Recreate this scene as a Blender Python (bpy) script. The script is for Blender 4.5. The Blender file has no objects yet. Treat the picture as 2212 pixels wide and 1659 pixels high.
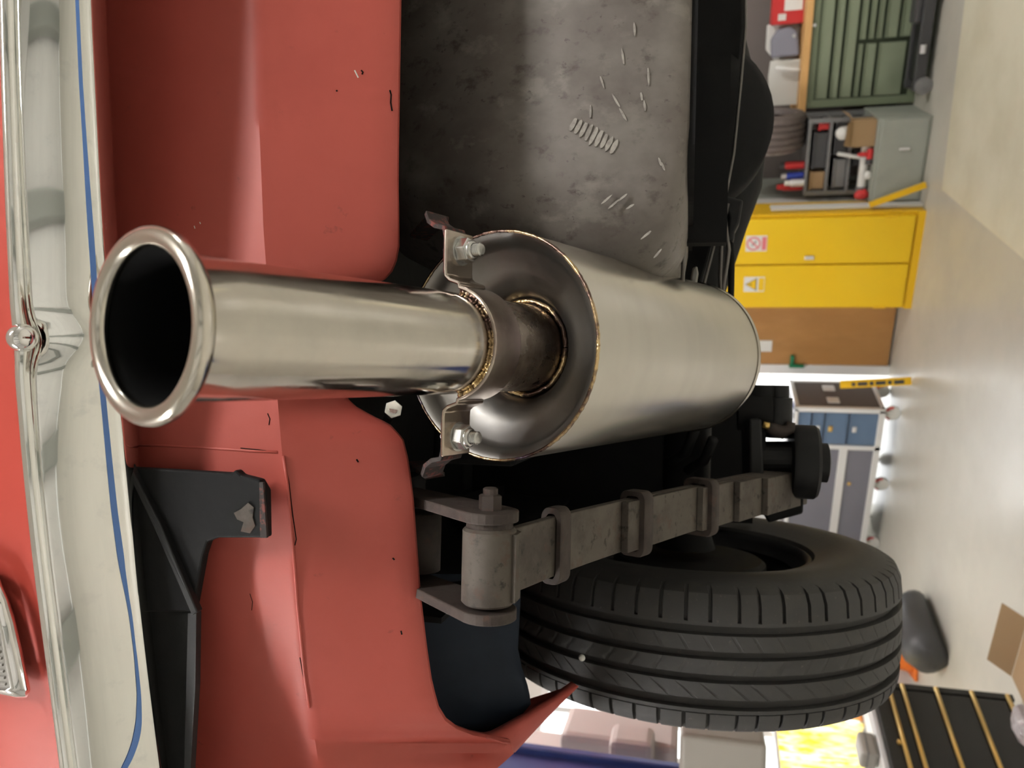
import bpy, bmesh, math, random
from mathutils import Vector, Matrix
random.seed(7)
scene = bpy.context.scene
COL = scene.collection
V3 = Vector
PI = math.pi

# ------------------------------------------------------------------ camera
F = 1650.0                     # focal length in pixels of the 2212 x 1659 frame
PITCH = math.radians(13.0)     # phone tilted up
ROLL = math.radians(1.3)
EYE = V3((0.0, 0.0, 1.75))
FWD = V3((0, math.cos(PITCH), math.sin(PITCH)))
_r0 = V3((1, 0, 0)); _u0 = V3((0, -math.sin(PITCH), math.cos(PITCH)))
RT = _r0 * math.cos(ROLL) + _u0 * math.sin(ROLL)
UP = _u0 * math.cos(ROLL) - _r0 * math.sin(ROLL)
cam_d = bpy.data.cameras.new('camera')
cam = bpy.data.objects.new('camera', cam_d); COL.objects.link(cam)
cam_d.sensor_fit = 'HORIZONTAL'; cam_d.sensor_width = 36.0
cam_d.lens = 36.0 * F / 2212.0
cam_d.clip_start = 0.02; cam_d.clip_end = 200
cx, cy, cz = -UP, RT, -FWD     # phone held upright, picture stored on its side
PHI = math.radians(27.0)        # the car stands askew in the room; the room lies along the world axes
TURN = Matrix.Rotation(PHI, 4, 'Z')
cam.matrix_world = TURN @ Matrix(((cx.x, cy.x, cz.x, EYE.x), (cx.y, cy.y, cz.y, EYE.y), (cx.z, cy.z, cz.z, EYE.z), (0, 0, 0, 1)))
cam_d.dof.use_dof = True
cam_d.dof.focus_distance = 0.62
cam_d.dof.aperture_fstop = 9.0
scene.camera = cam

# ------------------------------------------------------------------ daylight, exposure
world = bpy.data.worlds.new('world'); scene.world = world
world.use_nodes = True
_bg = world.node_tree.nodes['Background']
_bg.inputs['Color'].default_value = (0.97, 0.985, 1.0, 1)
_bg.inputs['Strength'].default_value = 3.2
scene.view_settings.view_transform = 'Standard'
scene.view_settings.look = 'None'
scene.view_settings.gamma = 1.0
scene.view_settings.exposure = 0.45
scene.view_settings.use_curve_mapping = False
scene.cycles.max_bounces = 6; scene.cycles.diffuse_bounces = 3; scene.cycles.glossy_bounces = 4; scene.cycles.adaptive_threshold = .05; scene.cycles.transmission_bounces = 4
scene.cycles.transparent_max_bounces = 6; scene.cycles.caustics_reflective = False; scene.cycles.caustics_refractive = False

# ------------------------------------------------------------------ room frame: a runs along the back wall, b goes deep
E1 = V3((math.cos(PHI), -math.sin(PHI), 0)); E2 = V3((math.sin(PHI), math.cos(PHI), 0))
def room(a, b, z=0.0): return E1 * a + E2 * b + V3((0, 0, z))
def to_room(p): return (p.dot(E1), p.dot(E2), p.z)
def ray(x, y):
    return FWD + RT * ((1659 - y - 829.5) / F) - UP * ((x - 1106) / F)
def Wd(x, y, d): return EYE + ray(x, y) * d
def WY(x, y, Y): r = ray(x, y); return EYE + r * (Y / r.y)
def WZ(x, y, Z): r = ray(x, y); return EYE + r * ((Z - EYE.z) / r.z)
def WX(x, y, X): r = ray(x, y); return EYE + r * (X / r.x)
def Wb(x, y, b): r = ray(x, y); return EYE + r * ((b - EYE.dot(E2)) / r.dot(E2))
def Wa(x, y, a): r = ray(x, y); return EYE + r * ((a - EYE.dot(E1)) / r.dot(E1))
def rb(x, y, b): return to_room(Wb(x, y, b))
def lerp(tab, t):
    if t <= tab[0][0]: return tab[0][1]
    for (a, va), (b, vb) in zip(tab, tab[1:]):
        if t <= b: return va + (vb - va) * (t - a) / (b - a)
    return tab[-1][1]
def wide(tab, t): return sum(lerp(tab, t + o) * w for o, w in ((-120, 1), (-80, 2), (-40, 3), (0, 4), (40, 3), (80, 2), (120, 1))) / 16
def smooth(tab, t):
    return (lerp(tab, t - 14) + 2 * lerp(tab, t) + lerp(tab, t + 14)) / 4

# ------------------------------------------------------------------ materials
MATS = {}
def mat(name, col, rough=0.5, metal=0.0, var=None, bump=None, spec=None, aniso=0, coat=0, scratch=None, rvar=0.0, stretch=None):
    """var = list of (noise scale, threshold lo, hi, colour, strength); bump = (scale, strength)"""
    m = bpy.data.materials.new(name); m.use_nodes = True
    nt = m.node_tree; b = nt.nodes['Principled BSDF']
    b.inputs['Base Color'].default_value = (*col, 1); b.inputs['Roughness'].default_value = rough
    b.inputs['Metallic'].default_value = metal
    if spec is not None: b.inputs['Specular IOR Level'].default_value = spec
    if coat: b.inputs['Coat Weight'].default_value = coat; b.inputs['Coat Roughness'].default_value = 0.08
    tc = nt.nodes.new('ShaderNodeTexCoord')
    src = tc.outputs['Object']
    if stretch:
        mp = nt.nodes.new('ShaderNodeMapping'); mp.inputs['Scale'].default_value = stretch
        nt.links.new(src, mp.inputs['Vector']); src = mp.outputs['Vector']
    last = None
    for i, (sc, lo, hi, c2, st) in enumerate(var or []):
        n = nt.nodes.new('ShaderNodeTexNoise'); n.inputs['Scale'].default_value = sc
        n.inputs['Detail'].default_value = 6; n.inputs['Roughness'].default_value = 0.62
        off = nt.nodes.new('ShaderNodeVectorMath'); off.inputs[1].default_value = (3.7 * i, 1.3 * i, 5.1 * i)
        nt.links.new(src, off.inputs[0]); nt.links.new(off.outputs[0], n.inputs['Vector'])
        mr = nt.nodes.new('ShaderNodeMapRange'); mr.inputs[1].default_value = lo; mr.inputs[2].default_value = hi
        mr.inputs[3].default_value = 0; mr.inputs[4].default_value = st
        nt.links.new(n.outputs['Fac'], mr.inputs[0])
        mx = nt.nodes.new('ShaderNodeMix'); mx.data_type = 'RGBA'
        nt.links.new(mr.outputs[0], mx.inputs['Factor'])
        if last is None: mx.inputs['A'].default_value = (*col, 1)
        else: nt.links.new(last, mx.inputs['A'])
        mx.inputs['B'].default_value = (*c2, 1)
        last = mx.outputs['Result']
        if i == 0 and rvar:
            rr = nt.nodes.new('ShaderNodeMapRange'); rr.inputs[1].default_value = lo; rr.inputs[2].default_value = hi
            rr.inputs[3].default_value = rough; rr.inputs[4].default_value = rough + rvar
            nt.links.new(n.outputs['Fac'], rr.inputs[0]); nt.links.new(rr.outputs[0], b.inputs['Roughness'])
    if last is not None: nt.links.new(last, b.inputs['Base Color'])
    if bump:
        n = nt.nodes.new('ShaderNodeTexNoise'); n.inputs['Scale'].default_value = bump[0]; n.inputs['Detail'].default_value = 4
        nt.links.new(src, n.inputs['Vector'])
        bp = nt.nodes.new('ShaderNodeBump'); bp.inputs['Strength'].default_value = bump[1]; bp.inputs['Distance'].default_value = bump[2] if len(bump) > 2 else 0.002
        nt.links.new(n.outputs['Fac'], bp.inputs['Height']); nt.links.new(bp.outputs[0], b.inputs['Normal'])
    MATS[name] = m
    return m

RED = mat('red_paint', (0.48, 0.085, 0.064), 0.5, var=[(9, .55, .75, (.41, .068, .052), .6), (60, .66, .74, (.16, .04, .034), .5), (4, .5, .7, (.52, .105, .082), .6)], bump=(140, .12, .001))
REDGLOSS = mat('red_gloss_paint', (0.50, 0.07, 0.05), 0.5, spec=.2, var=[(5, .45, .7, (.42, .045, .028), .5)])
REDDARK = mat('red_seam', (0.36, 0.03, 0.022), 0.6, var=[(80, .5, .62, (.05, .01, .01), .9)], bump=(200, .4, .001))
CHROME = mat('chrome', (0.86, 0.865, 0.83), 0.045, 1.0, var=[(60, .58, .68, (.70, .71, .70), .55), (7, .45, .7, (.90, .885, .86), .6)], bump=(4, .035, .0015))
CHROMEB = mat('chrome_bead', (0.86, 0.85, 0.84), 0.04, 1.0)
STEEL = mat('polished_stainless', (0.66, 0.62, 0.55), 0.10, 1.0, var=[(22, .42, .68, (.56, .53, .475), .75)], rvar=.14)
BRUSHED = mat('brushed_stainless', (0.68, 0.65, 0.59), 0.27, 1.0, var=[(14, .32, .74, (.55, .525, .475), .8)], stretch=(.35, 1, 1))
CAPST = mat('dull_stainless', (0.27, 0.262, 0.25), 0.40, 1.0, var=[(30, .45, .7, (.26, .24, .215), .7)], rvar=.12)
SLEEVE = mat('heat_marked_stainless', (0.42, 0.36, 0.30), 0.22, 1.0, var=[(45, .42, .62, (.20, .15, .12), .85), (20, .5, .66, (.56, .47, .38), .8)], rvar=.2)
BAND = mat('clamp_band_steel', (0.50, 0.43, 0.37), 0.24, 1.0, var=[(26, .42, .62, (.30, .22, .21), .8), (14, .52, .68, (.60, .50, .38), .7)])
WELD = mat('heat_tinted_weld', (0.50, 0.37, 0.22), 0.25, 1.0, var=[(22, .42, .5, (.10, .06, .06), .9), (34, .52, .6, (.75, .55, .28), .9), (16, .58, .66, (.22, .20, .36), .8)], bump=(240, .5, .0015))
SOOT = mat('soot', (0.004, 0.004, 0.004), 0.9, spec=.1)
ZINC = mat('zinc_plated', (0.62, 0.62, 0.60), 0.26, 1.0, var=[(180, .45, .65, (.42, .42, .41), .6)])
RUSTY = mat('rusty_bracket', (0.03, 0.022, 0.02), 0.7, var=[(120, .52, .6, (.20, .05, .04), .8)], bump=(220, .4, .001))
TANK = mat('grimy_tank_steel', (0.21, 0.188, 0.17), 0.48, 0.4, var=[(9, .40, .62, (.125, .104, .093), .85), (60, .56, .68, (.075, .06, .052), .8), (4, .50, .64, (.34, .315, .29), .75), (30, .58, .68, (.28, .255, .23), .7), (130, .64, .70, (.06, .048, .042), .7)], bump=(60, .2, .002), stretch=(1, 1, .75))
LINER = mat('flare_blue_liner', (0.014, 0.021, 0.036), 0.7, spec=.25, var=[(14, .45, .7, (.010, .014, .024), .8)])  # blue of the lens flare haze put into the liner colour
SCRAPE = mat('bare_scrape', (0.40, 0.37, 0.33), 0.5, .2, var=[(120, .45, .6, (.22, .20, .18), .7)])
BLACK = mat('black_underbody', (0.005, 0.005, 0.0055), 0.7, spec=.25, var=[(18, .5, .7, (.009, .0085, .008), .8)], bump=(70, .25, .002))
BLACKS = mat('black_satin_steel', (0.010, 0.010, 0.011), 0.5, spec=.35, var=[(30, .55, .7, (.022, .021, .02), .7)], bump=(90, .2, .001))
RUBBER = mat('tyre_rubber', (0.050, 0.048, 0.048), 0.62, var=[(40, .5, .7, (.062, .058, .052), .7), (160, .64, .70, (.13, .115, .10), .5)], bump=(150, .2, .001))
SPRING = mat('weathered_spring_steel', (0.10, 0.084, 0.069), 0.66, 0.15, var=[(26, .45, .62, (.052, .040, .033), .85), (90, .58, .66, (.016, .012, .010), .85), (50, .58, .66, (.09, .05, .036), .6), (12, .55, .68, (.14, .12, .10), .6)], bump=(120, .3, .001))
SPRING2 = mat('rusted_clip_steel', (0.060, 0.045, 0.038), 0.7, 0.15, var=[(40, .45, .62, (.036, .026, .023), .8), (70, .58, .68, (.085, .045, .034), .7)], bump=(140, .4, .001))
GREYROD = mat('grey_rod', (0.17, 0.16, 0.15), 0.4, .8)
BLUEFILM = mat('blue_film', (0.13, 0.28, 0.70), 0.35)
LAMPGLASS = mat('lamp_lens', (0.45, 0.43, 0.40), 0.12, spec=.8)
FLOORM = mat('cream_floor_paint', (0.60, 0.575, 0.50), 0.30, var=[(1.1, .42, .66, (.53, .51, .445), .7), (5, .55, .7, (.63, .60, .51), .5), (40, .68, .74, (.35, .33, .28), .4)], rvar=.15)
FLOORP = mat('pale_floor_tone', (0.80, 0.76, 0.60), 0.45, var=[(1.6, .42, .66, (.66, .61, .45), .7)])
WALLM = mat('white_wall', (0.72, 0.71, 0.67), 0.7, var=[(2, .4, .7, (.62, .61, .58), .5)])
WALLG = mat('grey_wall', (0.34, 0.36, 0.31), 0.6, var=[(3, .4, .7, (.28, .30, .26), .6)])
PEG = mat('brown_grey_board', (0.135, 0.115, 0.105), 0.7)
GREYPOST = mat('grey_post_paint', (0.30, 0.31, 0.28), 0.5)
CEILM = mat('white_ceiling', (0.78, 0.77, 0.73), 0.8)
CONCRETE = mat('outdoor_concrete', (0.55, 0.54, 0.50), 0.8, var=[(1.5, .4, .7, (.45, .44, .41), .6)])
YEL = mat('yellow_enamel', (0.84, 0.50, 0.008), 0.38)
YELL = mat('yellow_enamel_door', (0.88, 0.56, 0.010), 0.36, var=[(2, .4, .7, (.86, .60, .02), .6)])
GREEN = mat('green_enamel', (0.19, 0.23, 0.145), 0.42)
GREENL = mat('green_drawer_front', (0.225, 0.265, 0.175), 0.42)
GREEND = mat('dark_green_gap', (0.04, 0.055, 0.028), 0.6)
WOOD = mat('bench_wood', (0.72, 0.42, 0.16), 0.5, var=[(14, .4, .65, (.60, .34, .12), .7)], stretch=(.4, 4, 4))
DOORW = mat('brown_door_wood', (0.46, 0.235, 0.075), 0.40, var=[(3, .4, .66, (.36, .175, .055), .8), (12, .5, .7, (.52, .28, .10), .5)], stretch=(1, 1, .3))
WHITE = mat('white_paint', (0.80, 0.80, 0.79), 0.45)
WHITEP = mat('white_plastic', (0.70, 0.70, 0.66), 0.35)
ALU = mat('aluminium_trim', (0.80, 0.80, 0.81), 0.35, .6)
CASEP = mat('brown_grey_panel', (0.085, 0.068, 0.064), 0.55)
CASED = mat('dark_grey_panel', (0.20, 0.20, 0.24), 0.5)
BLUEB = mat('blue_bin_plastic', (0.12, 0.19, 0.30), 0.35)
BLUELIFT = mat('blue_lift_paint', (0.035, 0.06, 0.22), 0.4)
GREYBOX = mat('light_grey_plastic', (0.36, 0.34, 0.30), 0.5)
BEIGE = mat('beige_paint', (0.40, 0.34, 0.32), 0.6)
CHESTB = mat('black_chest_enamel', (0.016, 0.016, 0.015), 0.35)
GOLD = mat('brass_trim', (0.80, 0.54, 0.18), 0.28, .75)
REDP = mat('red_plastic', (0.55, 0.03, 0.03), 0.4)
BLUEP = mat('blue_plastic', (0.04, 0.08, 0.50), 0.4)
ORANGE = mat('orange_plastic', (0.85, 0.20, 0.02), 0.45)
CARD = mat('cardboard', (0.34, 0.22, 0.11), 0.75)
DARK = mat('dark_grey_plastic', (0.05, 0.05, 0.052), 0.45)
MIDG = mat('mid_grey_metal', (0.20, 0.20, 0.20), 0.5, .3)
PAPER = mat('white_paper', (0.78, 0.78, 0.75), 0.6)
PINK = mat('pink_print', (0.75, 0.20, 0.22), 0.5)
GREENP = mat('green_plastic', (0.01, 0.20, 0.09), 0.4)
OLDTYRE = mat('dusty_tyre_rubber', (0.125, 0.10, 0.092), 0.55)
OLDTYRE2 = mat('dusty_tyre_groove', (0.05, 0.042, 0.04), 0.6)
WRAP = mat('plastic_wrap', (0.36, 0.32, 0.32), 0.25, var=[(14, .45, .6, (.55, .52, .52), .7)], bump=(18, .8, .02))
def translucent(name, col):
    m = bpy.data.materials.new(name); m.use_nodes = True; nt = m.node_tree
    b = nt.nodes['Principled BSDF']; out = nt.nodes['Material Output']
    b.inputs['Base Color'].default_value = (*col, 1); b.inputs['Roughness'].default_value = .5
    t = nt.nodes.new('ShaderNodeBsdfTranslucent'); mx = nt.nodes.new('ShaderNodeMixShader'); mx.inputs[0].default_value = .75
    n = nt.nodes.new('ShaderNodeTexNoise'); n.inputs['Scale'].default_value = 5
    cr = nt.nodes.new('ShaderNodeValToRGB'); cr.color_ramp.elements[0].position = .38; cr.color_ramp.elements[1].position = .62
    cr.color_ramp.elements[0].color = (*col, 1); cr.color_ramp.elements[1].color = (.95, .92, .55, 1)
    nt.links.new(n.outputs['Fac'], cr.inputs[0]); nt.links.new(cr.outputs[0], t.inputs['Color'])
    nt.links.new(b.outputs[0], mx.inputs[1]); nt.links.new(t.outputs[0], mx.inputs[2]); nt.links.new(mx.outputs[0], out.inputs['Surface'])
    return m
BLIND = translucent('yellow_blind_fabric', (.95, .66, .04))
OBLIND = translucent('orange_blind_fabric', (.90, .30, .03))
GLASS = bpy.data.materials.new('window_glass'); GLASS.use_nodes = True
_g = GLASS.node_tree; _o = _g.nodes['Material Output']
_t = _g.nodes.new('ShaderNodeBsdfTransparent'); _gl = _g.nodes.new('ShaderNodeBsdfGlossy'); _gl.inputs['Roughness'].default_value = .02
_m = _g.nodes.new('ShaderNodeMixShader'); _m.inputs[0].default_value = .06
_g.links.new(_t.outputs[0], _m.inputs[1]); _g.links.new(_gl.outputs[0], _m.inputs[2]); _g.links.new(_m.outputs[0], _o.inputs['Surface'])
TUBE = bpy.data.materials.new('added_lamp_tube'); TUBE.use_nodes = True
TUBE.node_tree.nodes['Principled BSDF'].inputs['Emission Color'].default_value = (1, .985, .96, 1)
TUBE.node_tree.nodes['Principled BSDF'].inputs['Emission Strength'].default_value = 125  # glow of the added lamps, none of them in view

# ------------------------------------------------------------------ mesh building
def frame(axis, hint=None):
    a = axis.normalized(); h = hint or (V3((0, 0, 1)) if abs(a.z) < .9 else V3((1, 0, 0)))
    e1 = (h - a * h.dot(a)).normalized(); e2 = a.cross(e1)
    return a, e1, e2
class MB:
    def __init__(self): self.v = []; self.f = []
    def add(self, vs, fs):
        o = len(self.v); self.v += [V3(p) for p in vs]; self.f += [tuple(i + o for i in f) for f in fs]; return self
    def box(self, c, s, M=None):
        c = V3(c); h = V3(s) / 2
        p = [V3((x, y, z)) for x in (-1, 1) for y in (-1, 1) for z in (-1, 1)]
        vs = [c + ((M @ V3((q.x * h.x, q.y * h.y, q.z * h.z))) if M else V3((q.x * h.x, q.y * h.y, q.z * h.z))) for q in p]
        return self.add(vs, [(0, 1, 3, 2), (4, 6, 7, 5), (0, 4, 5, 1), (2, 3, 7, 6), (0, 2, 6, 4), (1, 5, 7, 3)])
    def box2(self, lo, hi):
        lo, hi = V3(lo), V3(hi); return self.box((lo + hi) / 2, hi - lo)
    def grid(self, rows, closed=False):
        n = len(rows[0]); o = []
        fs = []
        for i in range(len(rows) - 1):
            for j in range(n - (0 if closed else 1)):
                k = (j + 1) % n
                fs.append((i * n + j, i * n + k, (i + 1) * n + k, (i + 1) * n + j))
        return self.add([p for r in rows for p in r], fs)
    def lathe(self, o, axis, prof, seg=48, hint=None, a0=0, a1=2 * PI, cap0=False, cap1=False):
        a, e1, e2 = frame(axis, hint); full = abs(a1 - a0 - 2 * PI) < 1e-6
        n = seg if full else seg + 1
        rows = [[o + a * t + (e1 * math.cos(a0 + (a1 - a0) * j / seg) + e2 * math.sin(a0 + (a1 - a0) * j / seg)) * r for j in range(n)] for r, t in prof]
        b = len(self.v); self.grid(rows, full)
        if cap0: self.f.append(tuple(b + j for j in range(n)))
        if cap1: self.f.append(tuple(b + (len(prof) - 1) * n + j for j in range(n - 1, -1, -1)))
        return self
    def cyl(self, p0, p1, r, seg=16, r2=None, hint=None):
        p0, p1 = V3(p0), V3(p1)
        return self.lathe(p0, p1 - p0, [(r, 0), (r if r2 is None else r2, (p1 - p0).length)], seg, hint, cap0=True, cap1=True)
    def tube(self, path, r, seg=8):
        path = [V3(p) for p in path]; rows = []; h = None
        for i, p in enumerate(path):
            t = (path[min(i + 1, len(path) - 1)] - path[max(i - 1, 0)])
            a, e1, e2 = frame(t, h); h = e1
            rr = r[i] if isinstance(r, (list, tuple)) else r
            rows.append([p + (e1 * math.cos(2 * PI * j / seg) + e2 * math.sin(2 * PI * j / seg)) * rr for j in range(seg)])
        b = len(self.v); self.grid(rows, True)
        self.f.append(tuple(b + j for j in range(seg))); self.f.append(tuple(b + (len(rows) - 1) * seg + j for j in range(seg - 1, -1, -1)))
        return self
    def prism(self, poly, off):
        n = len(poly); off = V3(off); poly = [V3(p) for p in poly]
        fs = [tuple(range(n)), tuple(range(2 * n - 1, n - 1, -1))] + [(i, n + i, n + (i + 1) % n, (i + 1) % n) for i in range(n)]
        return self.add(poly + [p + off for p in poly], fs)
    def ribbon(self, path, nrm, wdir, w, t):
        rows = []
        for i, p in enumerate(path):
            n = nrm[i] if isinstance(nrm, list) else nrm
            wd = wdir[i] if isinstance(wdir, list) else wdir
            rows.append([p + wd * w / 2 + n * t / 2, p - wd * w / 2 + n * t / 2, p - wd * w / 2 - n * t / 2, p + wd * w / 2 - n * t / 2])
        b = len(self.v); self.grid(rows, True); k = b + 4 * (len(rows) - 1)
        self.f += [(b, b + 1, b + 2, b + 3), (k + 3, k + 2, k + 1, k)]
        return self
    def build(self, name, m, parent=None, label=None, smooth=False, bevel=0, solid=0, sub=0, seg=2, auto=None):
        me = bpy.data.meshes.new(name); me.from_pydata([tuple(p) for p in self.v], [], self.f); me.validate()
        bm = bmesh.new(); bm.from_mesh(me); bmesh.ops.recalc_face_normals(bm, faces=bm.faces); bm.to_mesh(me); bm.free()
        me.materials.append(m)
        ob = bpy.data.objects.new(name, me); COL.objects.link(ob)
        if parent is not None:
            ob.parent = parent
            if parent.get('_world'): ob.matrix_parent_inverse = Matrix.Translation(-parent.location)
        if label: ob['label'] = label
        if smooth or auto is not None:
            for p in me.polygons: p.use_smooth = True
            if auto is not None:
                b2 = bmesh.new(); b2.from_mesh(me)
                for e in b2.edges:
                    if len(e.link_faces) == 2 and e.calc_face_angle(0) > auto: e.smooth = False
                b2.to_mesh(me); b2.free()
        if solid:
            s = ob.modifiers.new('solid', 'SOLIDIFY'); s.thickness = solid; s.offset = 0
        if bevel:
            s = ob.modifiers.new('bevel', 'BEVEL'); s.width = bevel; s.segments = seg; s.limit_method = 'ANGLE'
        if sub:
            s = ob.modifiers.new('sub', 'SUBSURF'); s.levels = sub; s.render_levels = sub
        return ob
def tag(o, label=None, cat=None, group=None, kind=None):
    if label: o['label'] = label
    if cat: o['category'] = cat
    if group: o['group'] = group
    if kind: o['kind'] = kind
    return o
def thing(name, label, cat, loc=(0, 0, 0), rz=0.0, group=None):
    o = bpy.data.objects.new(name, None); COL.objects.link(o); o.empty_display_size = .05
    o.location = loc; o.rotation_euler = (0, 0, rz)
    return tag(o, label, cat, group)
def rthing(name, label, cat, a, b, z=0.0, group=None, turn=0.0): return thing(name, label, cat, room(a, b, z), -PHI + turn, group)
def struct(name, mb, m, label, cat, **kw):
    o = mb.build(name, m, **kw); return tag(o, label, cat, kind='structure')

# ================================================================== THE SETTING
LW, RW, BW, BW2, OPEN = -4.95, 6.0, 6.75, 7.75, -4.0
AJ = rb(1990, 456, 6.28)[0] - .03                             # where the back wall steps deeper
def rbox(a0, a1, b0, b1, z0, z1, mb=None):
    mb = mb or MB(); b = len(mb.v); mb.box2((a0, b0, z0), (a1, b1, z1))
    for i in range(b, len(mb.v)): p = mb.v[i]; mb.v[i] = room(p.x, p.y, p.z)
    return mb
struct('floor', rbox(LW - .2, RW + .2, OPEN, BW2 + .2, -.2, 0), FLOORM, 'cream painted workshop floor with glossy patches', 'floor')
struct('outdoor_ground', rbox(-16, 18, -30, OPEN, -.25, -.03), CONCRETE, 'pale concrete yard outside the garage door', 'ground')
struct('ground_beyond', rbox(-16, 18, BW2 + .4, 25, -.25, -.05), CONCRETE, 'pale concrete ground beyond the back doorway', 'ground')
struct('ceiling', rbox(LW - .2, RW + .2, OPEN, BW2 + .2, 3.5, 3.7), CEILM, 'white workshop ceiling above the raised car', 'ceiling')
struct('wall_right', rbox(RW, RW + .2, OPEN, BW2 + .2, 0, 3.5), WALLM, 'white workshop wall at the right', 'wall')
# back wall with bright doorway left of the brown door
DA1 = rb(1800, 800, BW)[0]; DA0 = LW + .12
mb = rbox(DA1, AJ, BW, BW + .2, 0, 3.5); rbox(LW - .2, DA0, BW, BW + .2, 0, 3.5, mb); rbox(DA0, DA1, BW, BW + .2, 2.3, 3.5, mb)
struct('wall_back', mb, WALLM, 'white back wall behind the yellow cabinet and brown door', 'wall')
mb = rbox(AJ, RW, BW2, BW2 + .2, 0, 3.5)
struct('wall_alcove', mb, PEG, 'brown grey board wall above the green drawer bench', 'wall')
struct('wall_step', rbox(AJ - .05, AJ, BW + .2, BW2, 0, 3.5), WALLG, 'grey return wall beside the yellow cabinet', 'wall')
# left wall with a long window
WB0 = to_room(Wa(1500, 1740, LW))[1]; WB1 = to_room(Wa(1500, 1480, LW))[1]; WZ0 = Wa(1885, 1600, LW).z; WZ1 = 2.85
mb = rbox(LW - .2, LW, OPEN, WB0, 0, 3.5); rbox(LW - .2, LW, WB1, BW, 0, 3.5, mb)
rbox(LW - .2, LW, WB0, WB1, 0, WZ0, mb); rbox(LW - .2, LW, WB0, WB1, WZ1, 3.5, mb)
struct('wall_left', mb, WALLM, 'white side wall with a tall bright window behind the tyre', 'wall')
w = thing('window_1', 'tall bright window in the side wall behind the tyre', 'window', room(LW, (WB0 + WB1) / 2, WZ0), -PHI); w['kind'] = 'structure'
hb = (WB1 - WB0) / 2; hz = WZ1 - WZ0
mb = MB()
for s in (-1, 1): mb.box((-.05, s * (hb - .03), hz / 2), (.1, .06, hz))
for z in (.03, hz - .03): mb.box((-.05, 0, z), (.1, 2 * hb, .06))
mb.build('window_frame', WHITE, w)
for s in (-1, 0, 1):
    MB().box((-.06, s * hb * .64, hz / 2), (.006, hb * .58, hz - .12)).build('pane', GLASS, w)
for s in (-1, 1): MB().box((-.06, s * hb * .32, hz / 2), (.05, .05, hz - .12)).build('mullion', WHITE, w)
# unseen sectional garage door, added shut to keep direct sky off the valance
struct('wall_front', rbox(LW - .2, RW + .2, OPEN - .2, OPEN, 2.9, 3.5, rbox(LW - .2, LW + 1.2, OPEN - .2, OPEN, 0, 2.9, rbox(RW - 1.2, RW + .2, OPEN - .2, OPEN, 0, 2.9))), WALLM, 'white wall around the garage door behind the camera', 'wall')
t = thing('door_2', 'white sectional garage door added shut behind the camera', 'door', room((LW + RW) / 2, OPEN - .08), -PHI); t['kind'] = 'structure'
for k in range(6):
    MB().box2((-(RW - LW) / 2 + 1.2, -.03, .0 + k * .4835), ((RW - LW) / 2 - 1.2, .03, .4835 + k * .4835)).build('door_panel', WALLM, t, bevel=.004)
for i, (a, lb) in enumerate([(-2.6, 'left'), (-1.1, 'second'), (.4, 'middle'), (2.2, 'fourth'), (3.9, 'right')]):  # unseen posts added to put bands into the bumper reflection
    struct('trim_%d' % (i + 3), rbox(a - .14, a + .14, OPEN + .02, OPEN + .16, 0, 2.9), GREYPOST, 'grey post added behind the camera for bumper reflections, %s of five' % lb, 'post')
# floor patch in a paler, yellower tone
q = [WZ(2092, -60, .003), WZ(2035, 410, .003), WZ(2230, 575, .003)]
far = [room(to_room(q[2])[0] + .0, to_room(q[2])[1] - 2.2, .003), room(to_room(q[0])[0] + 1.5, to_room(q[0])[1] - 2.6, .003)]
struct('floor_panel', MB().prism([q[0] - V3((0, 0, .002)), q[1] - V3((0, 0, .002)), q[2] - V3((0, 0, .002))] + [p - V3((0, 0, .002)) for p in far], (0, 0, .004)), FLOORP, 'paler yellow patch of the workshop floor', 'floor')
# unseen tube lamps, added to light the floor and shade the upper valance
for i, (a, b) in enumerate([(-1.9, -1.0), (1.5, -.5), (-2.6, 3.4), (1.6, 5.2), (4.2, 2.6)]):
    t = rthing('added_lamp', ['added twin tube ceiling lamp behind the camera on the left', 'added twin tube ceiling lamp behind the camera on the right', 'added twin tube ceiling lamp near the side window', 'added twin tube ceiling lamp above the yellow cabinet', 'added twin tube ceiling lamp above the right hand floor'][i], 'lamp', a, b, 3.42, 'added tube lamps')
    MB().box((0, 0, .05), (1.5, .16, .06)).build('housing', WHITE, t, bevel=.01)
    for s in (-1, 1): MB().cyl((-.7, s * .04, .0), (.7, s * .04, .0), .016, 10).build('tube', TUBE, t, smooth=False)

# ================================================================== THE CAR
car = thing('car', 'red classic car on a lift seen from under its chrome rear bumper', 'car', (0.35, 1.9, 0.0))
car['_world'] = 1
# ---- exhaust axis
AXV = (2200.0, 811.0)
def AX(d): return Wd(AXV[0] - 658.0 / d, AXV[1] - 37.1 / d, d)
A0 = AX(.35); ADIR = (AX(.95) - A0).normalized()
def AT(d): return (AX(d) - A0).length
DOWN = (V3((0, 0, -1)) - ADIR * V3((0, 0, -1)).dot(ADIR)).normalized()
SIDE = ADIR.cross(DOWN).normalized()
if SIDE.x < 0: SIDE = -SIDE
# tail pipe
tL = AT(.552)
prof = [(.0362, .012), (.0358, .03), (.0357, tL)]
tail = MB().lathe(A0, ADIR, [(.0385, .004)] + prof, 96, DOWN).build('tailpipe', STEEL, car, 'polished stainless tailpipe with rolled open tip', smooth=True)
tor = [(.0412 + .0050 * math.cos(a), .0005 + .0050 * math.sin(a)) for a in [2 * PI * k / 16 for k in range(17)]]
MB().lathe(A0, ADIR, tor, 96, DOWN).build('rolled_tip', STEEL, tail, smooth=True)
MB().lathe(A0, ADIR, [(.0375, .001), (.0345, .006), (.0338, .02), (.0338, .25), (.001, .26)], 72, DOWN).build('pipe_bore', SOOT, tail, 'sooty black pipe bore', smooth=True)
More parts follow.
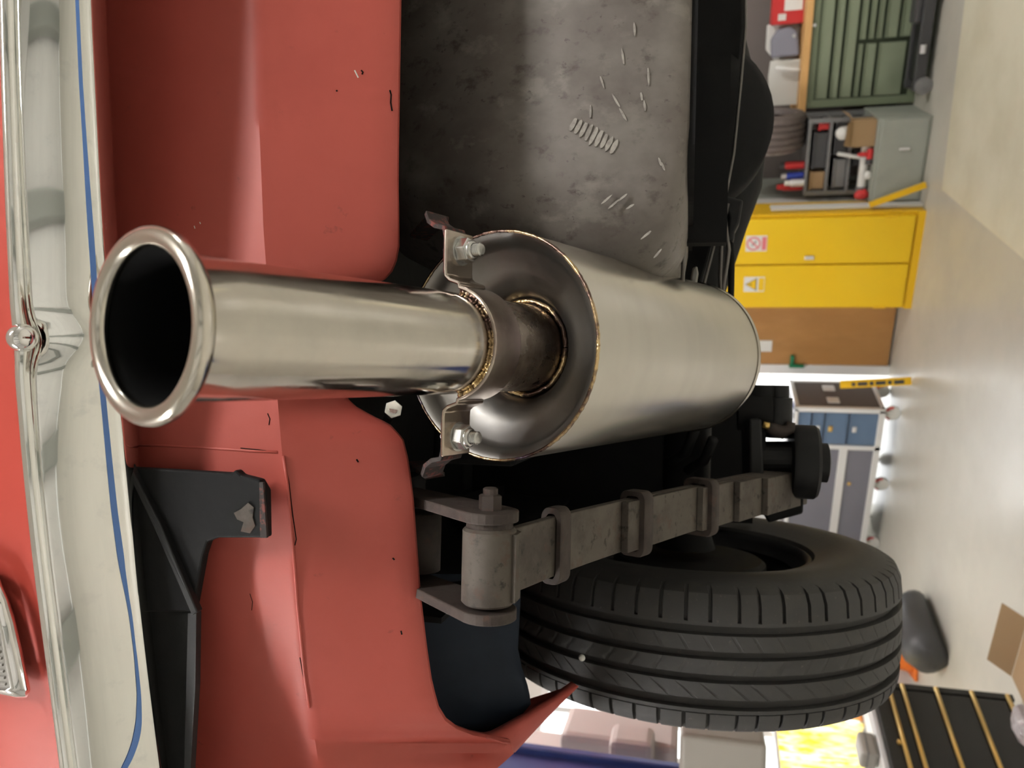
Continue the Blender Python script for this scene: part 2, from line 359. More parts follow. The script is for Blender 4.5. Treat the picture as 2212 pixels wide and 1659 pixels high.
# weld between tail pipe and clamp
def bead(o, t, r, name, parent, m=WELD, rb_=.0022, a0=0, a1=2 * PI, n=120, wob=.0006):
    a, e1, e2 = frame(ADIR, DOWN); rnd = random.Random(3)
    pts = [o + a * (t + rnd.uniform(-wob, wob)) + (e1 * math.cos(u) + e2 * math.sin(u)) * (r + rnd.uniform(-wob, wob)) for u in [a0 + (a1 - a0) * k / n for k in range(n + 1)]]
    return MB().tube(pts, [rb_ * (1 + .12 * math.sin(k * 2.3)) for k in range(n + 1)], 8).build(name, m, parent, smooth=True)
bead(A0, AT(.537), .0372, 'weld_bead', tail, a0=-1.35, a1=1.35)
# sleeve between clamp and silencer
sl = MB().lathe(A0, ADIR, [(.0345, AT(.54)), (.0350, AT(.553)), (.0350, AT(.63))], 80, DOWN).build('exhaust_sleeve', SLEEVE, car, 'heat stained short pipe between clamp and silencer', smooth=True)
# silencer
R1 = .0877; t0 = AT(.583); t1 = AT(.918); tn = AT(.618)
muf = MB().lathe(A0, ADIR, [(R1 - .0015, t0 - .001), (R1, t0 + .002), (R1, t1 - .004), (R1 - .004, t1), (R1 - .03, t1 + .008), (.03, t1 + .012), (.028, t1 + .2)], 128, DOWN).build('silencer', BRUSHED, car, 'brushed stainless round silencer body', auto=.5)
MB().lathe(A0, ADIR, [(R1 - .0012, t0), (R1 - .006, t0 + .002), (R1 - .009, t0 + .010), (R1 - .013, t0 + .016), (.060, t0 + .020), (.0475, tn - .014), (.043, tn - .006), (.0405, tn + .001), (.036, tn + .004), (.034, tn + .002)], 112, DOWN).build('end_cap', CAPST, muf, 'dull dished silencer end cap', smooth=True)
bead(A0, t0, R1 - .0005, 'rim_weld', muf, rb_=.0013, n=200, wob=.00015)
bead(A0, tn - .001, .0375, 'neck_weld', muf, rb_=.0022, n=110, wob=.0004)
MB().lathe(A0, ADIR, [(R1 + .0008, t1 - .01), (R1 + .0022, t1 - .006), (R1 + .0005, t1 - .001)], 112, DOWN).build('end_rim', STEEL, muf, smooth=True)
# clamp strap : ears each side, saddle under the pipe
c0 = AT(.534); c1 = AT(.560); cm = (c0 + c1) / 2; RB = .0398
def strap_path():
    pts = []
    ears = .080
    for x in (-ears, -.060, -.052): pts.append((x, -.004))
    pts += [(-.0475, -.0035), (-.0445, .000), (-.0418, .008)]
    for k in range(0, 17):
        u = PI * (1 - k / 16); uu = PI * .07 + (PI * .86) * (1 - k / 16)
        pts.append((RB * math.cos(uu), RB * math.sin(uu)))
    pts += [(.0418, .008), (.0445, .000), (.0475, -.0035)]
    for x in (.052, .060, ears): pts.append((x, -.004))
    return pts
sp = strap_path(); path = []; nr = []
for i, (s, dn) in enumerate(sp):
    path.append(A0 + ADIR * cm + SIDE * s + DOWN * dn)
for i in range(len(path)):
    t = path[min(i + 1, len(path) - 1)] - path[max(i - 1, 0)]
    nr.append(t.cross(ADIR).normalized())
clamp = MB().ribbon(path, nr, ADIR, c1 - c0, .0026).build('pipe_clamp', BAND, car, 'stainless clamp strap with two bolted ears under the pipe', auto=.6, bevel=.0008)
def hexprism(mb, p0, ax, h, af, rot=.2):
    a, e1, e2 = frame(ax, SIDE); r = af / 2 / math.cos(PI / 6)
    top = r * .93
    mb.lathe(p0, ax, [(r, 0), (r, h * .86), (top, h)], 6, e1 * math.cos(rot) + e2 * math.sin(rot), cap0=True, cap1=True)
for s in (-1, 1):
    p = A0 + ADIR * cm + SIDE * (s * .0665) + DOWN * (-.0027)
    MB().lathe(p, DOWN, [(.0106, 0), (.0106, .0018), (.0050, .0018)], 32, cap0=True).build('washer', ZINC, clamp, smooth=False)
    mb = MB(); hexprism(mb, p + DOWN * .0018, DOWN, .0085, .0160, .3 * s + .1); mb.build('nut', ZINC, clamp, bevel=.0005)
    MB().lathe(p + DOWN * .0100, DOWN, [(.0070, 0), (.0070, .0018), (.0060, .0028), (.0050, .0030)], 24).build('nut_collar', ZINC, clamp, smooth=True)
    thr = [(.0048 if k % 2 == 0 else .0042, .004 + k * .0008) for k in range(19)] + [(.0036, .0195), (.0001, .0196)]
    MB().lathe(p, DOWN, thr, 20).build('bolt_thread', ZINC, clamp, smooth=False)
    mb = MB(); hexprism(mb, p - DOWN * .0095, DOWN, .0062, .0145, .5); mb.build('bolt_head', ZINC if s < 0 else BLACKS, clamp, bevel=.0004)
    # hanger strap from the body to the ear
    e = A0 + ADIR * cm + SIDE * (s * .080) + DOWN * (-.0068)
    ins = A0 + ADIR * cm + SIDE * (s * .050) + DOWN * (-.0068)
    hp = [ins, e - SIDE * s * .004, e + SIDE * s * .002 - DOWN * .002, e + SIDE * s * .004 - DOWN * .010, e + SIDE * s * .009 - DOWN * .018 + V3((0, .004, 0)), e + SIDE * s * .017 - DOWN * .024 + V3((0, .012, 0)), e + SIDE * s * .022 - DOWN * .030 + V3((0, .035, 0)), e + SIDE * s * .022 - DOWN * .08 + V3((0, .10, 0))]
    nn = [(hp[min(i + 1, len(hp) - 1)] - hp[max(i - 1, 0)]).cross(ADIR).normalized() for i in range(len(hp))]
    MB().ribbon(hp, nn, ADIR, .024, .0035).build('exhaust_hanger', RUSTY, car, 'black rusty hanger strap above the clamp ear', smooth=False, bevel=.0006)
# small bolt left above the pipe
p = Wd(850, 884, .60)
mb = MB(); hexprism(mb, p, V3((.15, -.8, -.45)).normalized() * -1, .012, .013); mb.cyl(p + V3((-.02, .05, .03)), p, .004, 12)
mb.build('body_bolt', ZINC, car, 'small bright bolt beside the pipe', bevel=.0005)

# ---- fuel tank
tz0 = EYE.z + .004
TKX0, TKX1, TKY0, TKY1, TKZ1 = .098, .82, .655, 1.02, tz0 + .30
def rounded_rect(x0, x1, y0, y1, r, n=10):
    pts = []
    for cxx, cyy, a in ((x1 - r, y1 - r, 0), (x0 + r, y1 - r, PI / 2), (x0 + r, y0 + r, PI), (x1 - r, y0 + r, 1.5 * PI)):
        for k in range(n + 1):
            u = a + PI / 2 * k / n; pts.append((cxx + r * math.cos(u), cyy + r * math.sin(u)))
    return pts
rows = []
# the tank bulges to the rear and draws in towards the bottom
levels = [(0, .012, .085), (.003, .008, .085), (.008, .004, .085), (.015, .001, .085), (.025, .0, .085), (.036, -.002, .088), (.05, -.004, .09), (.10, -.006, .095), (.16, -.003, .10), (.21, .004, .10), (.26, .018, .10), (.30, .038, .10), (.33, .065, .10), (.35, .10, .09)]
for z, ins, rad in levels:
    lx = 0 if z >= .045 else .045 * (1 - math.sqrt(1 - (1 - z / .045) ** 2))
    rows.append([V3((x, y, tz0 + z)) for x, y in rounded_rect(TKX0 + ins + lx, TKX1 - ins, TKY0 + ins, TKY1 - ins, rad, 12)])
mb = MB(); mb.grid(rows, True)
n = len(rows[0]); mb.f.append(tuple(range(n))); mb.f.append(tuple(len(rows) * n - 1 - j for j in range(n)))
tank = mb.build('fuel_tank', TANK, car, 'grimy bare steel fuel tank with scraped patches', auto=.9)
# bottom lip of the tank
lip = rounded_rect(TKX0 + .07, TKX1 - .015, TKY0 + .014, TKY1 - .015, .05, 8)
mb = MB(); mb.prism([V3((x, y, tz0 - .005)) for x, y in lip], (0, 0, .006)); mb.build('tank_flange', BLACK, tank, 'black bottom edge of the tank')
# scrapes through the grime
rnd = random.Random(11)
def scrape(x, y, L, w, ang):
    p = WY(x, y, TKY0 - .0072); z = p.z - tz0; p.y = TKY0 - .0072 + lerp([(0, .012), (.025, .006), (.05, .002), (.10, 0), (.16, .003), (.21, .010), (.26, .024)], z)
    ex = V3((-math.sin(ang), 0, -math.cos(ang))); ey = V3((math.cos(ang), 0, -math.sin(ang)))
    poly = [p + ex * (L * math.cos(u)) * rnd.uniform(.85, 1.1) + ey * (w * math.sin(u)) * rnd.uniform(.8, 1.15) for u in [2 * PI * k / 10 for k in range(10)]]
    MB().prism(poly, V3((0, .0012, 0))).build('scrape_mark', SCRAPE, tank)
for k in range(9):
    scrape(1238 + k * 11, 268 + k * 6, .0085 - .0005 * abs(k - 4), .0021, math.radians(115))
for x, y, L, a in ((1370, 60, .006, 85), (1345, 120, .007, 80), (1400, 160, .008, 85), (1300, 175, .006, 70), (1330, 215, .007, 60), (1345, 245, .006, 60), (1385, 205, .004, 80), (1392, 225, .005, 80), (1275, 240, .006, 90), (1310, 430, .006, 140), (1325, 440, .007, 140), (1345, 425, .005, 140), (1360, 445, .004, 150), (1395, 505, .006, 140), (1420, 545, .005, 130), (1425, 345, .004, 70), (1432, 355, .004, 70)):
    scrape(x, y, L, .0010, math.radians(a))

# ---- body: rear valance
def cy_(y): return 0 if y < 950 else .085 * ((y - 950) / 700.0) ** 2
BOT = [(-250, 866), (0, 862), (300, 857), (418, 856), (424, 849), (430, 857), (540, 858), (565, 851), (585, 842), (600, 828), (615, 800), (635, 760), (670, 738), (740, 728), (830, 735), (865, 748), (880, 765), (900, 800), (918, 838), (950, 867), (1000, 879), (1080, 889), (1200, 898), (1290, 905), (1400, 918), (1480, 930), (1530, 944), (1556, 960), (1575, 985), (1588, 1020), (1594, 1050), (1604, 1100), (1627, 1108), (1668, 1062), (1750, 1030)]
YBT = [(1400, .548), (1530, .551), (1560, .56), (1588, .585), (1594, .60), (1604, .635), (1627, .63), (1668, .59), (1750, .58)]
CRE = [(-250, 548), (0, 553), (250, 560), (500, 570), (700, 585), (900, 603), (1000, 612), (1200, 636), (1400, 655), (1540, 672), (1659, 690), (1750, 705)]
Z_ARCH = EYE.z + .05
ys = [-2600, -1800, -1200, -700, -400] + list(range(-250, 560, 30)) + list(range(560, 960, 8)) + list(range(960, 1530, 30)) + [1530, 1543, 1556, 1566, 1575, 1582, 1588, 1594, 1599, 1604, 1615, 1627, 1645, 1668, 1700, 1750]
rowsA = []
for y in ys:
    c = cy_(y); vb = lerp(BOT, y); vc = smooth(CRE, y)
    col = []
    for k, vt in ((0, 120), (.25, 210), (.5, 330), (.75, 450), (.95, vc - 14)):
        col.append(WY(vt if k < .95 else vc - 14, y, .505 - .004 * k + c))
    col.append(WY(vc, y, .501 + c))
    yb = lerp(YBT, y)
    for k in (.06, .3, .55, .8, .96): col.append(WY(vc + (vb - vc) * k, y, .501 + (yb - .501) * k + c))
    col.append(WY(vb, y, yb + .001 + c)); 
    e = WY(vb, y, yb + .001 + c); col.append(e + V3((0, .004, .0005))); col.append(e + V3((0, .008, .006)))
    rowsA.append(col)
rowsA.append([V3((-.46, p.y + .05, p.z)) for p in rowsA[-1]]); rowsA.append([V3((-.49, p.y + .10, p.z)) for p in rowsA[-1]]); rowsA.append([V3((-.495, p.y + .05, max(p.z, Z_ARCH))) for p in rowsA[-1]])
mb = MB(); mb.grid(rowsA)
val = mb.build('rear_valance', RED, car, 'red painted valance below the bumper with exhaust cutout', auto=.55, solid=.0016)
# quarter panel corner that runs forward to the wheel arch
inner = [(1050, 1594, .60), (1068, 1590, .622), (1090, 1578, .65), (1140, 1550, .695), (1195, 1515, .74), (1244, 1480, .78)]
outer = [(1102, 1604, .635), (1104, 1612, .65), (1112, 1624, .67), (1152, 1580, .705), (1200, 1530, .745), (1249, 1482, .784)]
rowsQ = []
for (x0, y0, Y0), (x1, y1, Y1) in zip(inner, outer):
    p, q2 = WY(x0, y0, Y0 + cy_(1594)), WY(x1, y1, Y1 + cy_(1594)); mid = (p + q2) / 2 + V3((0, -.004, -.004)) * min(1, (q2 - p).length / .05)
    rowsQ.append([p + V3((0, .008, .006)), p, p * .6 + mid * .4, mid, mid * .4 + q2 * .6, q2, q2 + V3((-.004, .006, .01)), q2 + V3((-.03, .02, .06)), q2 + V3((-.045, .03, .2))])
mb = MB(); mb.grid(rowsQ)
mb.build('quarter_panel', RED, car, 'red lower corner panel curving towards the wheel arch', smooth=True, solid=.0016)
# sealed seams and the lapped panel joint on the valance
def on_val(x, y, lift=.0012):
    c = cy_(y); vb = lerp(BOT, y); vc = smooth(CRE, y)
    if x < vc: Y = .505 - .004 * ((x - 120) / (vc - 120)) + c
    else: Y = .501 + (lerp(YBT, y) - .501) * (x - vc) / (vb - vc) + c
    return WY(x, y, Y - lift)
MB().tube([on_val(x, y) for x, y in [(612, 985), (620, 1040), (626, 1100), (632, 1170), (637, 1230), (642, 1300), (650, 1380), (657, 1450), (664, 1500), (668, 1528)]], .0012, 8).build('seam_sealer', RED, car, 'cracked ridge of painted seam sealer', smooth=True)
MB().tube([on_val(x, y, .0006) for x, y in [(300, 962), (360, 963), (420, 966), (480, 970), (540, 974), (600, 977)]], .0011, 8).build('panel_joint', RED, car, smooth=True)
for pts in ([(618, 1015), (624, 1040), (628, 1075), (632, 1110), (640, 1165), (637, 1178)], [(648, 1420), (654, 1455), (660, 1476)], [(578, 893), (583, 905), (581, 918)], [(540, 1282), (546, 1300), (544, 1318)], [(520, 968), (560, 972), (598, 977)]):
    MB().tube([on_val(x, y, .0008) for x, y in pts], .00042, 6).build('paint_crack', SOOT, val)
for pts in ([(766, 152), (770, 160), (774, 168)], [(420, 488), (422, 494)], [(432, 480), (434, 484)]):
    MB().tube([on_val(x, y, .0005) for x, y in pts], .0006, 6).build('paint_chip', WHITEP, val)
for pts in ([(842, 195), (845, 205), (844, 222), (847, 240)], [(780, 152), (784, 156), (782, 161)], [(727, 195), (728, 198)], [(770, 992), (774, 998)], [(848, 1205), (852, 1209)], [(866, 1362), (868, 1370)]):
    MB().tube([on_val(x, y, .0005) for x, y in pts], .0007, 6).build('paint_chip', SOOT, val)

# ---- bumper
LIP = [(-250, 183), (0, 190), (250, 203), (500, 216), (720, 236), (900, 259), (1100, 279), (1280, 296), (1480, 319), (1659, 341), (1900, 372)]
RDG0 = [(-400, 20), (-250, 24), (0, 30), (150, 34), (420, 46), (620, 58), (900, 72), (1000, 78), (1200, 98), (1400, 124), (1600, 150), (1659, 157), (1900, 190), (2100, 215)]
RDG = [(y, wide(RDG0, y) + 20 * math.exp(-((y - 735) / 42.0) ** 2)) for y in range(-260, 1921, 10)]
RTP = [(-250, 0), (0, 4), (420, 14), (700, 24), (760, 30), (1000, 55), (1250, 85), (1450, 112), (1600, 134), (1659, 140), (1900, 172)]
ZL, ZR = EYE.z + .385, EYE.z + .423
def bump_pt(y, s, off=0.0):
    """s = 0 at the lower lip, 1 at the bead"""
    a = WZ(wide(LIP, y), y, ZL); b = WZ(smooth(RDG, y), y, ZR)
    ch = (b - a); n = V3((0, -ch.z, ch.y)).normalized()
    if n.y > 0: n = -n
    return a + ch * s + n * (.003 * math.sin(PI * min(max(s, 0), 1)) + off)
rowsB = []
for y in [-2600, -1800, -1200, -700, -400] + list(range(-250, 1901, 12)):
    a = bump_pt(y, 0); b = bump_pt(y, 1)
    col = [a + V3((0, .03, .012)), a + V3((0, .008, .0005)), a + V3((0, .002, -.0005)), a]
    for s in (.08, .12, .2, .35, .5, .65, .8, .92, .99): col.append(bump_pt(y, s))
    rt = WZ(wide(RTP, y), y, ZR + .011)
    for k in range(0, 9):
        u = -.4 + (PI + .3) * k / 8
        m_ = (b + rt) / 2; rr = (rt - b).length / 2
        d1 = (rt - b).normalized(); d2 = V3((0, -d1.z, d1.y)).normalized()
        if d2.y > 0: d2 = -d2
        col.append(m_ - d1 * rr * math.cos(u) + d2 * rr * .9 * math.sin(u))
    col += [rt + V3((0, .012, .004)), rt + V3((0, .03, .006))]
    rowsB.append(col)
for dx, dy in ((-.012, .02), (-.02, .06), (-.022, .12), (-.02, .25)): rowsB.append([p + V3((dx, dy, 0)) for p in rowsB[len(rowsB) - 1 if dy == .02 else lastB]]); lastB = lastB if dy > .02 else len(rowsB) - 2
mb = MB(); mb.grid(rowsB)
bum = mb.build('bumper', CHROME, car, 'chrome rear bumper with rolled upper bead', smooth=True)
FILM = [(-60, 164), (0, 168), (180, 176), (400, 190), (560, 201), (760, 213), (870, 223), (1000, 235), (1100, 245), (1230, 263), (1330, 281), (1420, 292), (1500, 299), (1560, 298), (1600, 290), (1640, 274), (1665, 258)]
def film_pts(y, x):
    l, r = wide(LIP, y), smooth(RDG, y); return bump_pt(y, (l - x) / (l - r), .0008)
fw = [(-60, 7), (300, 9), (500, 13), (900, 12), (1100, 14), (1200, 15), (1290, 8), (1400, 6), (1500, 9), (1580, 15), (1640, 14), (1665, 12)]
ra = []
for y in range(-60, 1670, 8):
    x = smooth(FILM, y); wv = lerp(fw, y) / 2
    ra.append([film_pts(y, x - wv), film_pts(y, x), film_pts(y, x + wv)])
mb = MB(); mb.grid(ra); mb.build('protective_film_edge', BLUEFILM, bum, 'torn blue protective film edge along the bumper', solid=.0004)
pd = WZ(52, 730, ZR + .004); nd = V3((0, -.93, -.36)).normalized()
MB().lathe(pd + nd * .004, -nd, [(.0002, -.0085), (.003, -.0082), (.0055, -.0068), (.0078, -.0042), (.0090, -.001), (.0094, .002), (.0090, .004)], 40).build('dome_bolt', CHROMEB, bum, 'polished dome bolt head', smooth=True)
# bumper bracket
def lipY(y): return WZ(wide(LIP, y), y, ZL).y
def px_prism(pts, Y0, Y1):
    if callable(Y0): poly = [WY(x, y, Y0(y)) for x, y in pts]; th = Y1
    else: poly = [WY(x, y, Y0) for x, y in pts]; th = Y1 - Y0
    n = len(poly); back = [p + V3((0, th, 0)) for p in poly]
    return MB().add(poly + back, [tuple(range(n)), tuple(range(2 * n - 1, n - 1, -1))] + [(i, n + i, n + (i + 1) % n, (i + 1) % n) for i in range(n)])
br = px_prism([(250, 1008), (500, 1022), (508, 1014), (520, 1026), (560, 1036), (574, 1060), (576, 1162), (470, 1162), (448, 1170), (438, 1200), (416, 1322), (270, 1322), (250, 1080)], lambda y: lipY(y) + .014, .008).build('bumper_bracket', BLACK, car, 'black bumper bracket with a scuffed square end', bevel=.0015)
px_prism([(560, 1042), (568, 1042), (576, 1162), (562, 1162)], lambda y: lipY(y) + .0125, .0025).build('bracket_edge', RUSTY, br)
px_prism([(505, 1108), (520, 1100), (536, 1086), (548, 1096), (545, 1118), (551, 1136), (540, 1152), (520, 1148), (526, 1128), (512, 1122)], lambda y: lipY(y) + .013, .002).build('bracket_scuff', SPRING, br, 'scuffed bare metal patch')
px_prism([(266, 1003), (278, 1003), (345, 1130), (426, 1322), (414, 1330), (332, 1140)], lambda y: lipY(y) + .008, .007).build('bracket_brace', BLACKS, br, bevel=.001)
px_prism([(262, 1300), (420, 1318), (418, 1480), (406, 1659), (408, 1800), (280, 1800)], lambda y: lipY(y) + .018, .006).build('bumper_support', BLACK, car, 'black bumper support bar behind the chrome', bevel=.002)
px_prism([(406, 1325), (424, 1325), (422, 1480), (412, 1659), (412, 1800), (398, 1800), (398, 1659)], lambda y: lipY(y) + .012, .006).build('support_lip', BLACKS, car)

# ---- rear panel above the bumper and tail lamp
rowsT = []
for y in [-2600, -1800, -1200, -700, -400] + list(range(-250, 1901, 50)):
    c = .10 * max(0, (y - 900) / 750) ** 2
    base = WZ(wide(RTP, y), y, ZR + .011)
    rowsT.append([base + V3((0, .03 + c * .2, -.02)), base + V3((0, .034 + c * .2, .03)), base + V3((0, .036 + c * .2, .10)), base + V3((0, .05 + c * .2, .25)), base + V3((0, .12, .33)), base + V3((0, .5, .37))])
rowsT.append([V3((-.50, p.y + .16, p.z)) for p in rowsT[-1]]); rowsT.append([V3((-.52, p.y + .12, p.z)) for p in rowsT[-1]])
mb = MB(); mb.grid(rowsT)
rp = mb.build('rear_panel', REDGLOSS, car, 'glossy red tail panel above the bumper', smooth=True)
def lampP(x, y, off=0.0):
    base = WZ(wide(RTP, y), y, ZR + .011); c = .10 * max(0, (y - 900) / 750) ** 2
    return WY(x, y, base.y + .033 + c * .2 - off)
lo_ = [(-140, 1190), (-60, 1215), (-5, 1240), (18, 1290), (34, 1340), (48, 1400), (58, 1450), (66, 1490), (58, 1506), (40, 1508), (0, 1500), (-140, 1480)]
li_ = [(-140, 1225), (-70, 1250), (-30, 1275), (-6, 1320), (2, 1370), (10, 1420), (18, 1460), (22, 1486), (10, 1492), (-10, 1490), (-40, 1486), (-140, 1466)]
mb = MB(); k = len(lo_)
mb.grid([[lampP(x, y, .0) for x, y in lo_], [lampP(x, y, .007) for x, y in [((a[0] * .8 + b[0] * .2), (a[1] * .8 + b[1] * .2)) for a, b in zip(lo_, li_)]], [lampP(x, y, .008) for x, y in li_]], True)
tl = mb.build('tail_lamp', CHROMEB, car, 'chrome framed tail lamp with ribbed lens', smooth=True)
mb = MB(); mb.add([lampP(x, y, .0062) for x, y in li_], [tuple(range(k))]); mb.build('lens', LAMPGLASS, tl)
for i in range(16):
    y = 1268 + i * 14
    MB().tube([lampP(-120, y - 10, .0068), lampP(lerp([(1250, -60), (1290, -20), (1370, 0), (1486, 18)], y) - 4, y, .0068)], .0012, 6).build('lens_rib', LAMPGLASS, tl)

# ---- boot floor, chassis and body shell
def wbox(x0, x1, y0, y1, z0, z1): return MB().box2((x0, y0, z0), (x1, y1, z1))
Z = EYE.z
wbox(-.20, 1.10, .535, 1.60, Z + .40, Z + .415).build('boot_floor', BLACK, car, 'black boot floor above the exhaust')
wbox(-.45, 1.15, 1.60, 4.0, Z + .17, Z + .20).build('floor_pan', BLACK, car, 'black floor pan ahead of the axle')
wbox(-.20, 1.10, 1.57, 1.60, Z + .10, Z + .40).build('bulkhead', BLACK, car)
wbox(-.085, -.03, .76, 1.9, Z + .17, Z + .26).build('chassis_rail', BLACK, car, 'black chassis rail beside the spring', bevel=.006)
wbox(-.205, -.20, .62, 1.60, Z + .20, Z + .40).build('inner_wing', BLACK, car, 'black inner wing beside the wheel')
wbox(-.225, .10, 1.34, 1.36, Z - .11, Z + .38).build('heel_board', BLACK, car, 'black panel ahead of the axle')
# shell (closed upper body)
prf = [(.50, .45, .05), (.56, .62, .03), (.72, .72, .0), (1.4, .76, -.02), (1.9, 1.05, .08), (2.4, 1.16, .12), (3.2, 1.14, .12), (3.7, .82, .02), (4.6, .70, .0), (5.0, .45, .06)]
rows = []
for Y, top, ins in prf:
    r_ = []
    for X, zz in ((-.47 - .02, .26), (-.50 - .03 + ins * .2, .42), (-.47 + ins, top - .06), (-.30 + ins, top), (.35, top + .02), (1.0 - ins, top), (1.17 - ins, top - .06), (1.22, .42), (1.18, .26)):
        r_.append(V3((X, Y + .03, Z + zz)))
    rows.append(r_)
mb = MB(); mb.grid(rows); n = 9
mb.f.append(tuple((len(rows) - 1) * n + j for j in range(n)))
mb.build('body_shell', REDGLOSS, car, 'red upper body of the car', smooth=True)
# rear wheel arch liner
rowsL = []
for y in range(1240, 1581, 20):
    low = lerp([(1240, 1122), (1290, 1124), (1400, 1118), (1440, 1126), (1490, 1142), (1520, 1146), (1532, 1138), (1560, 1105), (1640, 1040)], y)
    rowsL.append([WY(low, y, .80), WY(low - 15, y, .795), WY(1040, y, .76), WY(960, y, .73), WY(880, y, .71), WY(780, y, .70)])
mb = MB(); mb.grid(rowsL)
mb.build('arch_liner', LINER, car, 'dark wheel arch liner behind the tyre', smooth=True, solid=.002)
WC = V3((-.314, 1.19, Z - .006)); RT_ = .29
mb = MB(); mb.grid([[WC + V3((x, -math.cos(math.radians(u)) * .36, math.sin(math.radians(u)) * .36)) for x in (-.16, .13)] for u in range(52, 176, 6)])
mb.build('wheel_arch', BLACK, car, 'dark wheel housing over the tyre', smooth=True, solid=.002)

# ---- wheel
whl = MB()
NP = 64
angs = []
rnd = random.Random(5)
for k in range(NP):
    a = 2 * PI * k / NP; p = 2 * PI / NP; j = rnd.uniform(-.10, .10) * p
    angs += [(a + j, 0), (a + j + p * .02, 1), (a + j + p * .14, 1), (a + j + p * .16, 0), (a + j + p * .5, 0), (a + j + p * .8, 0)]
HW = .078
def crown(x): t = abs(x) / HW; return RT_ - .0035 * t ** 2 - .0045 * max(0, (t - .8) / .2) ** 2
G = [(.26, .0054), (.44, .0048), (.61, .0048), (.80, .0060)]     # fraction from the inner shoulder, half width
prof = []                                                # (x, r, kind, slot depth, skew)
# inner side is +x (towards the car centre)
prof += [(HW * .86, .172, 0, 0), (HW * .99, .178, 0, 0), (HW * 1.02, .188, 0, 0), (HW * 1.10, .205, 0, 0), (HW * 1.15, .225, 0, 0), (HW * 1.155, .236, 0, 0), (HW * 1.15, .239, 0, 0), (HW * 1.13, .252, 0, 0), (HW * 1.09, .266, 0, 0), (HW * 1.075, .268, 0, 0), (HW * 1.05, .2755, .5, 0), (HW * 1.0, crown(HW), 1, 0)]
xs_prev = HW
edges = []
for f, h in G:
    xc = HW - f * 2 * HW; edges.append((xc + h, xc - h))
for i, (xa, xb) in enumerate(edges):
    kind = 1 if i == 0 else 0
    for t in (.35, .7): x = xs_prev + (xa - xs_prev) * t; prof.append((x, crown(x), 1 if i == 0 else (.14 if i == 3 else .10), i))
    if i == 0: prof.append((xa + .0045, crown(xa), 1, 0)); prof.append((xa + .004, crown(xa), 0, 0))
    prof.append((xa, crown(xa), 0, i)); prof.append((xa - .0008, crown(xa) - .0085, 0, 9)); prof.append((xb + .0008, crown(xb) - .0085, 0, 9)); prof.append((xb, crown(xb), 0, i + 1))
    xs_prev = xb
for t in (.16, .20, .22, .5, .8, 1.0):
    x = xs_prev + (-HW - xs_prev) * t; prof.append((x, crown(x) - (.0012 if t == .20 else 0), 1 if t > .21 else 0, 5))
prof += [(-HW * 1.05, .2755, .5, 0), (-HW * 1.075, .268, 0, 0), (-HW * 1.13, .252, 0, 0), (-HW * 1.155, .236, 0, 0), (-HW * 1.10, .205, 0, 0), (-HW * .99, .178, 0, 0), (-HW * .86, .172, 0, 0)]
rows = []
for a, s in angs:
    r_ = []
    for x, r, kd, rib in prof:
        sk = 0
        if rib == 1: sk = 6.0 * (x - .02)
        if rib == 2: sk = -5.0 * x
        if rib == 3: sk = 12.0 * (x + .03)
        rr = r - (.0055 * kd if s else 0)
        aa = a + sk * .35
        r_.append(WC + V3((x, -math.cos(aa) * rr, math.sin(aa) * rr)))
    rows.append(r_)
rows.append(rows[0])
mb = MB(); mb.grid(rows)
tyre = mb.build('tyre', RUBBER, car, 'black rubber tyre with grooved tread', auto=.5)
MB().lathe(WC, V3((1, 0, 0)), [(.150, -.06), (.168, -.064), (.176, -.07), (.172, -.062), (.160, -.05), (.140, -.03), (.140, .03), (.160, .055), (.172, .064), (.176, .071), (.170, .073), (.165, .062), (.150, .05)], 64).build('wheel_rim', BLACKS, car, 'dark steel wheel rim', smooth=True)
MB().lathe(WC, V3((1, 0, 0)), [(.02, .06), (.105, .06), (.112, .055), (.115, .02), (.118, .015), (.118, -.02)], 48, cap0=True).build('brake_drum', BLACK, car, 'dark brake drum inside the wheel', auto=.5)
for k, (dx, dy) in enumerate([(0, 0)]):
    q = Wd(1257, 1421, .88); MB().lathe(q, V3((0, -1, 0)), [(.0001, .004), (.003, .003), (.004, 0), (.003, -.003)], 12).build('tread_stone', PAPER, tyre, 'pale pebble stuck in the tread')

# ---- leaf spring
SX = -.131
pl = [(1102, 1227, .568), (1150, 1212, .595), (1200, 1196, .627), (1300, 1160, .692), (1400, 1123, .765), (1500, 1084, .852), (1600, 1046, .955), (1690, 1012, 1.06)]
cpts = [Wd(*q) for q in pl]
cpts = [V3((SX, p.y, p.z)) for p in cpts]
def spl(pts, n=40):
    out = []
    for i in range(len(pts) - 1):
        p0, p1, p2, p3 = pts[max(i - 1, 0)], pts[i], pts[i + 1], pts[min(i + 2, len(pts) - 1)]
        for k in range(n // (len(pts) - 1)):
            t = k / (n // (len(pts) - 1))
            out.append(.5 * ((2 * p1) + (p2 - p0) * t + (2 * p0 - 5 * p1 + 4 * p2 - p3) * t * t + (3 * p1 - p0 - 3 * p2 + p3) * t ** 3))
    out.append(pts[-1]); return out
SPTH = spl(cpts, 42)
def tang(i): return (SPTH[min(i + 1, len(SPTH) - 1)] - SPTH[max(i - 1, 0)]).normalized()
XW = V3((1, 0, 0))
SN = []
for i in range(len(SPTH)):
    nn = tang(i).cross(XW).normalized()
    if nn.z > 0: nn = -nn
    SN.append(nn)                                   # points down and to the rear
LWD, LT = .048, .0075
def leaf(k, i0):
    pth = [SPTH[i] + SN[i] * (k * LT * 1.04) for i in range(i0, len(SPTH))]
    return MB().ribbon(pth, SN[i0:], XW, LWD - .0006 * k, LT)
spring = MB().ribbon([p for p in SPTH], SN, XW, LWD, LT).build('leaf_spring', SPRING, car, 'weathered grey leaf spring with clips', bevel=.0008)
